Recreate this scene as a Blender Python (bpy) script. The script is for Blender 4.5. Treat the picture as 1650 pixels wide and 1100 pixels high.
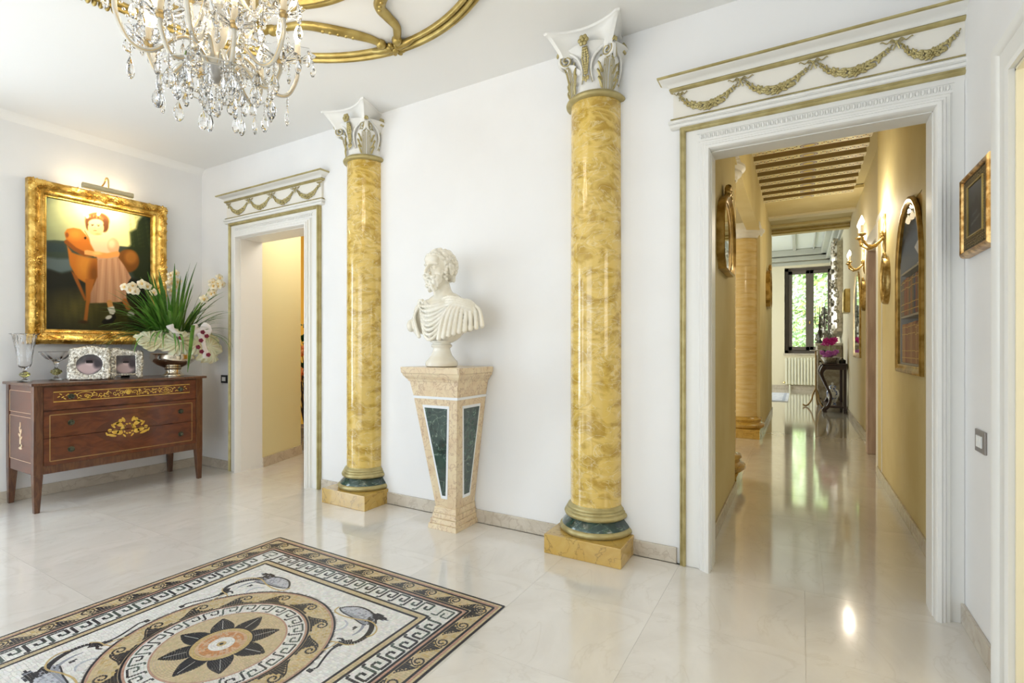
import bpy, math, random
import numpy as np
from mathutils import Vector, Matrix, Euler
R = random.Random(7)
PI = math.pi
for o in list(bpy.data.objects): bpy.data.objects.remove(o)
C = bpy.context.scene.collection
SC = bpy.context.scene

# ---------------- camera ----------------
cam_d = bpy.data.cameras.new('camera'); cam = bpy.data.objects.new('camera', cam_d); C.objects.link(cam)
SC.camera = cam
YAW = math.atan(465 / 807)
cam.location = (0, 0, 1.2); cam.rotation_euler = (PI / 2, 0, YAW)
cam_d.sensor_width = 36; cam_d.lens = 36 * 807 / 1650; cam_d.shift_y = 11 / 1650
cam_d.clip_start = .02; cam_d.clip_end = 200

# ---------------- world, sun, daylight, added fill lamps ----------------
w = bpy.data.worlds.new('sky'); SC.world = w; w.use_nodes = True
bg = w.node_tree.nodes['Background']; bg.inputs[0].default_value = (.86, .93, 1, 1); bg.inputs[1].default_value = 2.6
def lamp(name, kind, loc, energy, col=(1, 1, 1), rot=(0, 0, 0), parent=None, **k):
    d = bpy.data.lights.new(name, kind); d.energy = energy; d.color = col
    for a, v in k.items(): setattr(d, a, v)
    o = bpy.data.objects.new(name, d); C.objects.link(o); o.location = loc; o.rotation_euler = rot
    if parent: o.parent = parent
    return o
lamp('sun', 'SUN', (0, 0, 30), 17.0, (1, .97, .9), (math.radians(38), 0, math.radians(28)), angle=.02)
DAY = (.72, .86, 1)
lamp('daylight_left_wall', 'AREA', (-5.5, .15, 1.35), 62, DAY, (0, -PI / 2, 0), shape='RECTANGLE', size=2.3, size_y=1.2)
lamp('daylight_left_wall_rear', 'AREA', (-5.5, -2.2, 1.35), 30, DAY, (0, -PI / 2, 0), shape='RECTANGLE', size=2.3, size_y=1.2)
lamp('daylight_rear_wall', 'AREA', (-2.2, -3.3, 1.5), 33, DAY, (PI / 2, 0, 0), shape='RECTANGLE', size=2.4, size_y=2.3)
lamp('fill_far_room_side', 'AREA', (-2.9, 14.2, 2.0), 130, (.92, .97, 1), (0, -PI / 2, 0), shape='RECTANGLE', size=2.4, size_y=1.6)  # added lamp out of view, brightens the far room; no window stands here
lamp('daylight_side_room', 'AREA', (-3.6, 6.2, 1.7), 40, (1, .97, .90), (0, -PI / 2, 0), shape='RECTANGLE', size=2.0, size_y=1.6)
lamp('daylight_left_room', 'AREA', (-3.4, 5.6, 2.6), 26, (1, .93, .78), (0, 0, 0), shape='RECTANGLE', size=1.2, size_y=1.2)
lamp('fill_right_room', 'AREA', (2.4, 1.2, 1.8), 26, (1, .94, .82), (0, PI / 2, 0), shape='RECTANGLE', size=1.4, size_y=1.4)  # lamp added so the room behind the side doorway is not dark
VS = SC.view_settings
VS.view_transform = 'Standard'; VS.look = 'None'; VS.exposure = -0.2; VS.gamma = 1; VS.use_curve_mapping = False
SC.cycles.max_bounces = 9; SC.cycles.diffuse_bounces = 5; SC.cycles.glossy_bounces = 4
SC.cycles.transmission_bounces = 7; SC.cycles.transparent_max_bounces = 12
SC.cycles.sample_clamp_indirect = 4; SC.cycles.caustics_reflective = False; SC.cycles.caustics_refractive = False
SC.cycles.use_denoising = True; SC.cycles.blur_glossy = 1.0

# ---------------- materials ----------------
MT = {}
def mat(name, col=(.8, .8, .8), rough=.5, metal=0, spec=.5, col2=None, scale=6, detail=4, dist=0, bump=0, bscale=40,
        trans=0, ior=1.45, emit=None, es=0, coat=0, attr=False, lo=.4, hi=.6, alpha=1, sss=0, aniso=(1, 1, 1), rvar=0, coord='Object'):
    if name in MT: return MT[name]
    m = bpy.data.materials.new(name); m.use_nodes = True; nt = m.node_tree; N = nt.nodes; L = nt.links
    b = N['Principled BSDF']
    b.inputs['Base Color'].default_value = (*col, 1); b.inputs['Roughness'].default_value = rough
    b.inputs['Metallic'].default_value = metal; b.inputs['Specular IOR Level'].default_value = spec
    b.inputs['IOR'].default_value = ior; b.inputs['Transmission Weight'].default_value = trans
    b.inputs['Coat Weight'].default_value = coat; b.inputs['Coat Roughness'].default_value = .06
    b.inputs['Alpha'].default_value = alpha; b.inputs['Subsurface Weight'].default_value = sss
    if emit: b.inputs['Emission Color'].default_value = (*emit, 1); b.inputs['Emission Strength'].default_value = es
    tc = N.new('ShaderNodeTexCoord'); mp = N.new('ShaderNodeMapping'); L.new(tc.outputs[coord], mp.inputs[0])
    mp.inputs['Scale'].default_value = aniso
    if col2:
        n = N.new('ShaderNodeTexNoise'); n.inputs['Scale'].default_value = scale; n.inputs['Detail'].default_value = detail
        n.inputs['Distortion'].default_value = dist; L.new(mp.outputs[0], n.inputs['Vector'])
        r = N.new('ShaderNodeValToRGB'); r.color_ramp.elements[0].position = lo; r.color_ramp.elements[1].position = hi
        r.color_ramp.elements[0].color = (*col, 1); r.color_ramp.elements[1].color = (*col2, 1)
        L.new(n.outputs[0], r.inputs[0]); L.new(r.outputs[0], b.inputs['Base Color'])
    if attr:
        a = N.new('ShaderNodeVertexColor'); a.layer_name = 'Col'; L.new(a.outputs[0], b.inputs['Base Color'])
    if bump:
        n = N.new('ShaderNodeTexNoise'); n.inputs['Scale'].default_value = bscale; n.inputs['Detail'].default_value = 3
        L.new(mp.outputs[0], n.inputs['Vector'])
        bp = N.new('ShaderNodeBump'); bp.inputs['Strength'].default_value = bump; bp.inputs['Distance'].default_value = .01
        L.new(n.outputs[0], bp.inputs['Height']); L.new(bp.outputs[0], b.inputs['Normal'])
    MT[name] = m; return m

def veined(name, base, mid, vein, rough, scale=3, vs=2.2, vw=.03, coat=0, tint=False, stretch=(1, 1, 1), lo=.38, hi=.62, vmix=.8):
    """polished stone: cloudy base between two colours, crossed by thin veins"""
    m = bpy.data.materials.new(name); m.use_nodes = True; nt = m.node_tree; N = nt.nodes; L = nt.links
    b = N['Principled BSDF']; b.inputs['Roughness'].default_value = rough; b.inputs['Coat Weight'].default_value = coat
    b.inputs['Coat Roughness'].default_value = .07
    tc = N.new('ShaderNodeTexCoord'); mp = N.new('ShaderNodeMapping'); mp.inputs['Scale'].default_value = stretch
    mp.inputs['Rotation'].default_value = (.3, .5, .4) if stretch != (1, 1, 1) else (0, 0, 0)
    L.new(tc.outputs['Object'], mp.inputs[0])
    n = N.new('ShaderNodeTexNoise'); n.inputs['Scale'].default_value = scale; n.inputs['Detail'].default_value = 6
    n.inputs['Distortion'].default_value = 1.2; n.inputs['Roughness'].default_value = .62; L.new(mp.outputs[0], n.inputs['Vector'])
    r = N.new('ShaderNodeValToRGB'); r.color_ramp.elements[0].position = lo; r.color_ramp.elements[1].position = hi
    r.color_ramp.elements[0].color = (*base, 1); r.color_ramp.elements[1].color = (*mid, 1); L.new(n.outputs[0], r.inputs[0])
    n2 = N.new('ShaderNodeTexNoise'); n2.inputs['Scale'].default_value = vs; n2.inputs['Detail'].default_value = 5
    n2.inputs['Distortion'].default_value = 2.0; L.new(mp.outputs[0], n2.inputs['Vector'])
    s = N.new('ShaderNodeMath'); s.operation = 'SUBTRACT'; s.inputs[1].default_value = .5; L.new(n2.outputs[0], s.inputs[0])
    a = N.new('ShaderNodeMath'); a.operation = 'ABSOLUTE'; L.new(s.outputs[0], a.inputs[0])
    r2 = N.new('ShaderNodeValToRGB'); r2.color_ramp.elements[0].position = 0; r2.color_ramp.elements[1].position = vw
    r2.color_ramp.elements[0].color = (vmix,) * 3 + (1,); r2.color_ramp.elements[1].color = (0, 0, 0, 1); L.new(a.outputs[0], r2.inputs[0])
    mx = N.new('ShaderNodeMixRGB'); L.new(r2.outputs[0], mx.inputs[0]); L.new(r.outputs[0], mx.inputs[1]); mx.inputs[2].default_value = (*vein, 1)
    out = mx
    if tint:
        oi = N.new('ShaderNodeObjectInfo'); mr = N.new('ShaderNodeMapRange'); mr.inputs[3].default_value = .985; mr.inputs[4].default_value = 1.01
        L.new(oi.outputs['Random'], mr.inputs[0]); m2 = N.new('ShaderNodeMixRGB'); m2.blend_type = 'MULTIPLY'; m2.inputs[0].default_value = 1
        L.new(mx.outputs[0], m2.inputs[1]); L.new(mr.outputs[0], m2.inputs[2]); out = m2
    L.new(out.outputs[0], b.inputs['Base Color']); MT[name] = m; return m

M_wall = mat('white_plaster', (.82, .815, .81), .75, spec=.25, col2=(.85, .845, .84), scale=1.5)
M_ceil = mat('ceiling_plaster', (.87, .865, .85), .8, spec=.2)
M_white = mat('white_satin_paint', (.80, .79, .755), .38)
M_cream = mat('cream_plaster', (.80, .77, .70), .5)
M_goldp = mat('gold_paint', (.36, .26, .075), .38, metal=.7, col2=(.48, .37, .13), scale=10)
M_goldd = mat('sage_gold', (.40, .33, .14), .42, metal=.45, col2=(.50, .43, .21), scale=14)
M_gild = mat('gilding', (.72, .42, .08), .30, metal=.9, col2=(.95, .68, .22), scale=25, bump=.35, bscale=60)
M_gildf = mat('frame_gilding', (.50, .28, .05), .30, metal=.9, col2=(.90, .62, .18), scale=14, bump=.5, bscale=70)
M_brass = mat('brass', (.75, .55, .20), .25, metal=1)
M_floor = veined('polished_cream_marble', (.79, .76, .71), (.72, .685, .63), (.60, .55, .48), .12, scale=1.8, vs=1.5, vw=.010, coat=1.0, tint=True, vmix=.28)
M_base = veined('beige_marble', (.62, .56, .47), (.54, .48, .39), (.45, .38, .30), .25, scale=5, vs=4)
M_scag = veined('yellow_scagliola', (.72, .51, .13), (.45, .28, .03), (.82, .70, .40), .12, scale=7, vs=6, vw=.022, coat=.6, stretch=(1, 1.0, 1.7), lo=.44, hi=.62, vmix=.6)
M_siena = veined('siena_marble', (.58, .39, .10), (.50, .31, .06), (.24, .14, .03), .2, scale=4, vs=5, vw=.02, coat=.5)
M_green = veined('dark_green_marble', (.014, .035, .028), (.03, .07, .055), (.25, .35, .27), .12, scale=9, vs=7, vw=.012, coat=.6)
M_rosy = veined('rosy_beige_marble', (.76, .64, .43), (.68, .52, .33), (.44, .28, .18), .28, scale=7, vs=9, vw=.03, coat=.25, lo=.35, hi=.6)
M_yel = mat('yellow_distemper', (.70, .59, .30), .7, spec=.2, col2=(.76, .66, .38), scale=1.6)
M_yel2 = mat('pale_cream_wall', (.80, .74, .56), .7, spec=.2)
M_stat = mat('statuary_marble', (.82, .79, .70), .22, col2=(.78, .73, .61), scale=7, coat=.25)
M_dark = mat('near_black', (.012, .012, .014), .4)
M_glass = mat('clear_glass', (1, 1, 1), .02, trans=1, ior=1.46)
M_silver = mat('embossed_silver', (.42, .39, .33), .34, metal=.9, col2=(.82, .79, .72), scale=70, lo=.40, hi=.56, bump=1.0, bscale=60)
M_mirror = mat('mirror_glass', (.86, .88, .86), .02, metal=1)
M_attr = mat('painted_surface', attr=True, rough=.42, spec=.35)
M_attrm = mat('stone_tesserae', attr=True, rough=.28, spec=.5)

# ---------------- mesh helper ----------------
class MB:
    def __init__(s): s.v = []; s.f = []; s.m = []; s.c = []; s.cur = 0; s.col = None; s.T = None
    def add(s, vs, fs, m=None):
        n = len(s.v)
        if s.T is not None: vs = [s.T @ Vector(p) for p in vs]
        s.v += [tuple(p) for p in vs]; s.f += [tuple(i + n for i in f) for f in fs]
        s.m += [s.cur if m is None else m] * len(fs)
        if s.col is not None: s.c += [s.col] * len(vs)
        return s
    def box(s, x0, y0, z0, x1, y1, z1, m=None):
        v = [(x, y, z) for z in (z0, z1) for y in (y0, y1) for x in (x0, x1)]
        return s.add(v, [(0, 2, 3, 1), (4, 5, 7, 6), (0, 1, 5, 4), (2, 6, 7, 3), (0, 4, 6, 2), (1, 3, 7, 5)], m)
    def frust(s, z0, a, z1, b, m=None):
        """a, b = (x0,y0,x1,y1) at z0 and z1"""
        v = [(a[0], a[1], z0), (a[2], a[1], z0), (a[2], a[3], z0), (a[0], a[3], z0), (b[0], b[1], z1), (b[2], b[1], z1), (b[2], b[3], z1), (b[0], b[3], z1)]
        return s.add(v, [(3, 2, 1, 0), (4, 5, 6, 7), (0, 1, 5, 4), (1, 2, 6, 5), (2, 3, 7, 6), (3, 0, 4, 7)], m)
    def prism(s, poly, z0, z1, m=None):
        n = len(poly)
        v = [(x, y, z0) for x, y in poly] + [(x, y, z1) for x, y in poly]
        return s.add(v, [tuple(range(n - 1, -1, -1)), tuple(range(n, 2 * n))] + [(i, (i + 1) % n, n + (i + 1) % n, n + i) for i in range(n)], m)
    def tube(s, pts, r, seg=8, closed=False, cap=True, m=None, flat=1.0, up=None):
        pts = [Vector(p) for p in pts]; n = len(pts)
        rs = r if isinstance(r, (list, tuple)) else [r] * n
        ref = Vector(up) if up else None; v = []; prev = None
        for i, p in enumerate(pts):
            t = (pts[(i + 1) % n] - pts[i - 1]) if closed else (pts[min(i + 1, n - 1)] - pts[max(i - 1, 0)])
            if t.length < 1e-9: t = Vector((0, 0, 1))
            t.normalize()
            if ref is not None: a = ref
            elif prev is None: a = Vector((0, 0, 1)) if abs(t.z) < .9 else Vector((1, 0, 0))
            else: a = prev
            u = (a - t * a.dot(t))
            if u.length < 1e-6: u = t.orthogonal()
            u.normalize(); prev = u; w_ = t.cross(u)
            for k in range(seg):
                q = 2 * PI * k / seg
                v.append(p + u * (math.cos(q) * rs[i] * flat) + w_ * (math.sin(q) * rs[i]))
        f = []
        for i in range(n if closed else n - 1):
            a = i * seg; b = ((i + 1) % n) * seg
            for k in range(seg):
                k2 = (k + 1) % seg; f.append((a + k, a + k2, b + k2, b + k))
        if cap and not closed: f += [tuple(range(seg - 1, -1, -1)), tuple(range((n - 1) * seg, n * seg))]
        return s.add(v, f, m)
    def lathe(s, prof, c=(0, 0, 0), seg=24, a0=0, a1=2 * PI, m=None, rad=None):
        full = abs(a1 - a0 - 2 * PI) < 1e-6; n = seg if full else seg + 1; v = []
        for rr, z in prof:
            for k in range(n):
                q = a0 + (a1 - a0) * k / seg; f_ = rad(q, z) if rad else 1
                v.append((c[0] + rr * f_ * math.cos(q), c[1] + rr * f_ * math.sin(q), c[2] + z))
        f = []
        for i in range(len(prof) - 1):
            for k in range(seg):
                a = i * n + k; b = i * n + (k + 1) % n
                f.append((a, b, b + n, a + n))
        return s.add(v, f, m)
    def ball(s, c, r, seg=8, rings=6, m=None, T=None):
        if not isinstance(r, (list, tuple)): r = (r, r, r)
        v = [(0, 0, -1)]; f = []
        for i in range(1, rings):
            p = -PI / 2 + PI * i / rings
            for k in range(seg):
                q = 2 * PI * k / seg; v.append((math.cos(p) * math.cos(q), math.cos(p) * math.sin(q), math.sin(p)))
        v.append((0, 0, 1))
        for k in range(seg): f.append((0, 1 + (k + 1) % seg, 1 + k))
        for i in range(rings - 2):
            for k in range(seg):
                a = 1 + i * seg; k2 = (k + 1) % seg; f.append((a + k, a + k2, a + seg + k2, a + seg + k))
        a = 1 + (rings - 2) * seg
        for k in range(seg): f.append((a + k, a + (k + 1) % seg, len(v) - 1))
        v = [Vector((x * r[0], y * r[1], z * r[2])) for x, y, z in v]
        if T is not None: v = [T @ p for p in v]
        return s.add([p + Vector(c) for p in v], f, m)
    def grid(s, P, m=None, closed=False):
        """P[i][j] points"""
        n = len(P); k = len(P[0]); f = []
        for i in range(n - 1):
            for j in range(k if closed else k - 1):
                j2 = (j + 1) % k; f.append((i * k + j, i * k + j2, (i + 1) * k + j2, (i + 1) * k + j))
        return s.add([p for r_ in P for p in r_], f, m)
    def sweep(s, prof, path, m=None, cap=True):
        """prof (u,w) list swept along path of (origin, uvec, wvec)"""
        P = [[Vector(o) + Vector(u) * a + Vector(w_) * b for a, b in prof] for o, u, w_ in path]
        s.grid(P, m)
        if cap:
            n = len(prof); s.add(P[0], [tuple(range(n))], m); s.add(P[-1], [tuple(range(n - 1, -1, -1))], m)
        return s
    def mesh(s, name, mats, smooth=None):
        me = bpy.data.meshes.new(name); me.from_pydata([tuple(p) for p in s.v], [], s.f)
        for q in (mats if isinstance(mats, (list, tuple)) else [mats]): me.materials.append(q)
        me.polygons.foreach_set('material_index', s.m)
        if s.c and len(s.c) == len(s.v):
            a = me.color_attributes.new('Col', 'FLOAT_COLOR', 'POINT')
            a.data.foreach_set('color', np.array([(*c[:3], 1) for c in s.c], 'f').ravel())
        if smooth is not None:
            me.polygons.foreach_set('use_smooth', [True] * len(s.f))
            if smooth < 180: me.set_sharp_from_angle(angle=math.radians(smooth))
        me.update(); return me
    def build(s, name, mats, parent=None, smooth=None, loc=None, bev=0, rot=None):
        o = bpy.data.objects.new(name, s.mesh(name, mats, smooth)); C.objects.link(o)
        if parent: o.parent = parent
        if loc: o.location = loc
        if rot: o.rotation_euler = rot
        if bev:
            b = o.modifiers.new('b', 'BEVEL'); b.width = bev; b.segments = 2; b.limit_method = 'ANGLE'; b.angle_limit = .6
        return o
def put(name, me, parent=None, loc=(0, 0, 0), rot=(0, 0, 0), sc=None, M=None):
    o = bpy.data.objects.new(name, me); C.objects.link(o)
    if parent: o.parent = parent
    if M is not None: o.matrix_local = M
    else:
        o.location = loc; o.rotation_euler = rot
        if sc is not None: o.scale = sc if isinstance(sc, (list, tuple)) else (sc,) * 3
    return o
def tag(o, label=None, cat=None, group=None, kind=None):
    if label: o['label'] = label
    if cat: o['category'] = cat
    if group: o['group'] = group
    if kind: o['kind'] = kind
    return o
def thing(name, label, cat, loc=(0, 0, 0), rz=0, group=None):
    o = bpy.data.objects.new(name, None); C.objects.link(o); o.location = loc; o.rotation_euler = (0, 0, rz)
    o.empty_display_size = .05
    return tag(o, label, cat, group)
def struct(o): o['kind'] = 'structure'; return o
def stuff(o): o['kind'] = 'stuff'; return o
def copy_tree(o, parent=None, loc=None, label=None):
    c = o.copy(); C.objects.link(c)
    if parent: c.parent = parent
    if loc: c.location = loc
    if label: c['label'] = label
    for ch in list(o.children): copy_tree(ch, c)
    return c
def arc(n, a0, a1): return [a0 + (a1 - a0) * i / (n - 1) for i in range(n)]
def catmull(P, n=6):
    P = [Vector(p) for p in P]; out = []
    for i in range(len(P) - 1):
        p0 = P[max(i - 1, 0)]; p1 = P[i]; p2 = P[i + 1]; p3 = P[min(i + 2, len(P) - 1)]
        for k in range(n):
            t = k / n
            out.append(.5 * ((2 * p1) + (p2 - p0) * t + (2 * p0 - 5 * p1 + 4 * p2 - p3) * t * t + (3 * p1 - p0 - 3 * p2 + p3) * t ** 3))
    out.append(P[-1]); return out
# ================= the setting =================
XL, XR, YW, H = -5.37, .62, 2.89, 3.04
HC = 3.48
b = MB(); b.box(-9, -3.4, -.3, 6, 18, -.012); struct(b.build('floor', M_base))
floor = bpy.data.objects['floor']
# polished slabs: hall, then corridor and rooms beyond; each slab is a piece of the floor
g = .0004
tile_cache = {}
def slab(x0, y0, x1, y1):
    w_, d_ = round(x1 - x0, 3), round(y1 - y0, 3)
    if w_ < .02 or d_ < .02: return
    k = (w_, d_)
    if k not in tile_cache:
        q = MB(); q.box(-w_ / 2 + g, -d_ / 2 + g, -.015, w_ / 2 - g, d_ / 2 - g, 0); tile_cache[k] = q.mesh('tile', M_floor)
    o = put('tile', tile_cache[k], floor, ((x0 + x1) / 2, (y0 + y1) / 2, 0))
def slabs(x0, y0, x1, y1, ox, oy, s):
    xs = [x0] + [ox + s * k for k in range(-60, 60) if x0 + .02 < ox + s * k < x1 - .02] + [x1]
    ys = [y0] + [oy + s * k for k in range(-60, 60) if y0 + .02 < oy + s * k < y1 - .02] + [y1]
    for i in range(len(xs) - 1):
        for j in range(len(ys) - 1): slab(xs[i], ys[j], xs[i + 1], ys[j + 1])
slabs(XL, -3.0, XR, 2.87, -.583, 2.87, .6)
slabs(-.475, 2.87, .82, 17.0, .1, 2.87, .6)
slabs(-4.0, 4.3, -.475, 9.4, .1, 2.87, .6)
slabs(-5.2, 2.87, -3.4, 4.3, -.583, 2.87, .6)
slabs(-3.0, 10.7, -.475, 17.0, .1, 2.87, 1.2)

DR = (-.42, .515, 2.263); DL = (-4.70, -3.70, 2.263)      # the two openings: x0, x1, head
def wall_y(name, y0, y1, x0, x1, z1, holes, m=M_wall):
    q = MB(); x = x0
    for a, c, zt, zb in sorted(holes):
        q.box(x, y0, 0, a, y1, z1); q.box(a, y0, zt, c, y1, z1)
        if zb > 0: q.box(a, y0, 0, c, y1, zb)
        x = c
    q.box(x, y0, 0, x1, y1, z1)
    return struct(q.build(name, m))
def wall_x(name, x0, x1, y0, y1, z1, holes, m=M_wall, z0=0):
    q = MB(); y = y0
    for a, c, zt, zb in sorted(holes):
        q.box(x0, y, z0, x1, a, z1); q.box(x0, a, zt, x1, c, z1)
        if zb > 0: q.box(x0, a, 0, x1, c, zb)
        y = c
    q.box(x0, y, z0, x1, y1, z1)
    return struct(q.build(name, m))
q = MB()
for x0, x1, z0 in ((XL - .2, DL[0], 0), (DL[0], DL[1], DL[2]), (DL[1], DR[0], 0), (DR[0], DR[1], DR[2]), (DR[1], XR + .2, 0)):
    th = .22 if x0 < -3.7 else .12
    q.box(x0, YW, z0, x1, YW + th, 3.7)
struct(q.build('wall_back', M_wall))
wall_x('wall_left', XL - .25, XL, -3.2, YW, H + .1, [(-.45, .75, 2.5, .15), (-2.8, -1.6, 2.5, .15)])
wall_x('wall_right', XR, XR + .16, -3.2, YW, H + .1, [(1.35, 2.27, 2.13, 0)])
wall_y('wall_front', -3.2, -3.0, XL, XR, H + .1, [(-3.4, -1.0, 2.6, .2)])
q = MB(); q.box(XL - .3, -3.3, H, XR + .2, YW, H + .12); struct(q.build('ceiling', M_ceil))
# soft cove where ceiling meets the left wall
q = MB(); q.sweep([(0, 0), (0, -.06), (.012, -.035), (.03, -.015), (.06, 0)], [((XL, -3, H), (1, 0, 0), (0, 0, 1)), ((XL, YW, H), (1, 0, 0), (0, 0, 1))])
struct(q.build('trim_1', M_ceil, smooth=60))
# french windows of the hall's left and rear walls (they let the daylight in)
def window_x(n, y0, y1, z0, z1):
    q = MB(); x = XL - .14
    q.box(x, y0, z0, x + .05, y0 + .06, z1); q.box(x, y1 - .06, z0, x + .05, y1, z1); q.box(x, y0, z1 - .06, x + .05, y1, z1)
    q.box(x, y0, z0, x + .05, y1, z0 + .08)
    struct(q.build(f'window_{n}', M_white))
window_x(2, -.45, .75, .15, 2.5); window_x(3, -2.8, -1.6, .15, 2.5)
# baseboards
BH = .088
def bb(name, pieces):
    q = MB()
    for p in pieces: q.box(*p)
    struct(q.build(name, M_base, bev=.003))
bb('baseboard_back', [(XL, YW - .014, 0, -4.87, YW, BH), (-3.53, YW - .014, 0, -.60, YW, BH)])
bb('baseboard_left', [(XL, -3, 0, XL + .014, YW, BH)])
bb('baseboard_right', [(XR - .014, 2.42, 0, XR, YW, BH), (XR - .014, -3, 0, XR, 1.2, BH)])

# ---------------- door surrounds ----------------
def surround(n, D, xr_limit=None, xl=None):
    x0, x1, zt = D; dn = tag(thing(f'door_{n}', None, None), kind='structure')
    def run(prof, name, mt, off_l=0, off_r=0, right=True, smooth=40):
        # prof: (distance from the opening edge, protrusion)
        path = [((x0, YW, 0), (-1, 0, 0), (0, -1, 0)), ((x0, YW, zt), (-1, 0, 1), (0, -1, 0)), ((x1, YW, zt), (1, 0, 1), (0, -1, 0)), ((x1, YW, 0), (1, 0, 0), (0, -1, 0))]
        if not right: path = [path[0], path[1], ((xr_limit, YW, zt), (0, 0, 1), (0, -1, 0))]
        MB().sweep(prof, path).build(name, mt, dn, smooth=smooth)
    run([(0, 0), (0, .048), (.006, .056), (.02, .056), (.026, .048), (.034, .048), (.04, .036), (.052, .034), (.058, .022), (.066, .016), (.104, .016), (.104, 0)], 'casing', M_white)
    run([(.104, 0), (.104, .016), (.128, .016), (.128, 0)], 'outer_casing', M_white, right=xr_limit is None)
    run([(.128, 0), (.128, .022), (.131, .03), (.138, .034), (.145, .03), (.146, .024), (.150, .026), (.155, .03), (.160, .022), (.160, 0)], 'gilt_bead', M_goldd, right=xr_limit is None)
    # jamb lining
    q = MB(); th = .22 if x0 < -3 else .12
    q.box(x0 - .001, YW, 0, x0 + .004, YW + th + .004, zt); q.box(x1 - .004, YW, 0, x1 + .001, YW + th + .004, zt)
    q.box(x0, YW, zt - .004, x1, YW + th + .004, zt + .001); q.build('jamb_lining', M_white, dn)
    # entablature: architrave bead, frieze, flaring cornice
    a = x0 - .175; c = (x1 + .165) if xr_limit is None else xr_limit
    def band(z0, z1, p, name, mt, e0=0, e1=0): 
        q = MB(); q.box(a - e0, YW - p, z0, c + (e0 if xr_limit is None else 0), YW, z1); q.build(name, mt, dn, bev=.003)
    z = zt + .160
    def hor(prof, name, mt, sm=40):
        # prof (protrusion & side overhang, height)
        P = []
        path = [(a, YW, 0), (a, YW, 0), (c, YW, 0), (c, YW, 0)]
        dirs = [((-1, 0, 0)), ((-1, -1, 0)), ((1, -1, 0)), ((1, 0, 0))]
        if xr_limit is not None: dirs[2] = (0, -1, 0); dirs = dirs[:3]; path = path[:3]
        MB().sweep([(p, zz) for p, zz in prof], [(o, d, (0, 0, 1)) for o, d in zip(path, dirs)], cap=True).build(name, mt, dn, smooth=sm)
    hor([(0, z - .006), (.028, z - .006), (.036, z), (.036, z + .012), (.03, z + .018), (0, z + .018)], 'architrave_bead', M_white)
    hor([(0, z + .018), (.036, z + .018), (.044, z + .024), (.044, z + .034), (.030, z + .044), (0, z + .044)], 'architrave_ledge', M_white)
    hor([(0, z + .044), (.030, z + .044), (.034, z + .048), (.028, z + .053), (0, z + .053)], 'architrave_gilt_line', M_goldd)
    fz0, fz1 = z + .053, z + .20
    hor([(0, fz0), (.020, fz0), (.020, fz1), (0, fz1)], 'frieze', M_cream)
    hor([(0, fz1), (.024, fz1), (.034, fz1 + .004), (.040, fz1 + .012), (.034, fz1 + .02), (0, fz1 + .02)], 'lower_gilt_line', M_goldd)
    hor([(0, fz1 + .02), (.036, fz1 + .02), (.042, fz1 + .03), (.055, fz1 + .042), (.078, fz1 + .05), (.086, fz1 + .056), (0, fz1 + .056)], 'cornice', M_white)
    hor([(0, fz1 + .056), (.088, fz1 + .056), (.094, fz1 + .06), (.094, fz1 + .068), (.085, fz1 + .071), (0, fz1 + .071)], 'cornice_gilt_edge', M_goldd)
    # egg row under the bead
    q = MB(); n_ = int((x1 - x0 + .12) / .0215)
    for i in range(n_):
        x = x0 - .06 + (i + .5) * .0215
        if x > (xr_limit or 99) - .03: break
        q.ball((x, YW - .016, zt + .086), (.0075, .008, .0135), 6, 5); q.box(x + .0095, YW - .022, zt + .074, x + .0120, YW - .015, zt + .096)
    q.box(x0 - .07, YW - .022, zt + .1015, min(x1 + .07, (xr_limit or 99)), YW - .015, zt + .104)
    stuff(q.build('egg_moulding', M_white, dn, smooth=50))
    return dn, fz0, fz1, a, c
d1, fz0, fz1, ga, gc = surround(1, DR, XR)
d2, _, _, ha, hc_ = surround(2, DL)

# festoon of leaves and roses with a ribbon bow, modelled once
def festoon_mesh(wd):
    q = MB(); r = random.Random(3); n = 34
    for i in range(n):
        t = i / (n - 1); x = (t - .5) * wd * .88; z = -.078 * (1 - (2 * t - 1) ** 2) + .02
        fat = .007 + .0145 * math.sin(PI * t) ** .8
        for k in range(3):
            a = r.uniform(0, 2 * PI); T = Matrix.Rotation(r.uniform(-1, 1) + (.5 if t < .5 else -.5), 3, 'Y')
            q.ball((x + math.cos(a) * fat * .6, -.004 - r.uniform(0, .006), z + math.sin(a) * fat * .75), (fat * .75, .0055, fat * .36), 6, 4, T=T)
    for t in (.36, .5, .62):
        x = (t - .5) * wd * .88; z = -.078 * (1 - (2 * t - 1) ** 2) + .02
        for k in range(5):
            a = 2 * PI * k / 5; q.ball((x + math.cos(a) * .009, -.013, z + math.sin(a) * .009), (.007, .005, .007), 6, 4)
        q.ball((x, -.017, z), (.0055, .005, .0055), 6, 4)
    return q.mesh('garland', M_goldd, 60)
def bow_mesh():
    q = MB()
    for s in (-1, 1):
        q.tube(catmull([(0, -.008, .02), (s * .016, -.012, .034), (s * .026, -.010, .026), (s * .014, -.010, .018), (0, -.010, .02)], 4), .0032, 6, flat=.6)
        q.tube(catmull([(0, -.008, .02), (s * .022, -.008, .03), (s * .036, -.008, .022), (s * .054, -.008, .034), (s * .060, -.008, .030)], 4), [.004] * 16 + [.003], 6, flat=.6)
        q.tube(catmull([(0, -.008, .02), (s * .006, -.009, .002), (s * .012, -.007, -.012)], 4), .0032, 6)
    q.ball((0, -.012, .021), (.007, .006, .007), 8, 5)
    return q.mesh('ribbon_bow', M_goldd, 60)
fm = festoon_mesh(.328); bm_ = bow_mesh()
fzc = (fz0 + fz1) / 2 + .018; yf = YW - .020
for x in (-.435, -.109, .217): put('garland', fm, d1, (x, yf, fzc))
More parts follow.
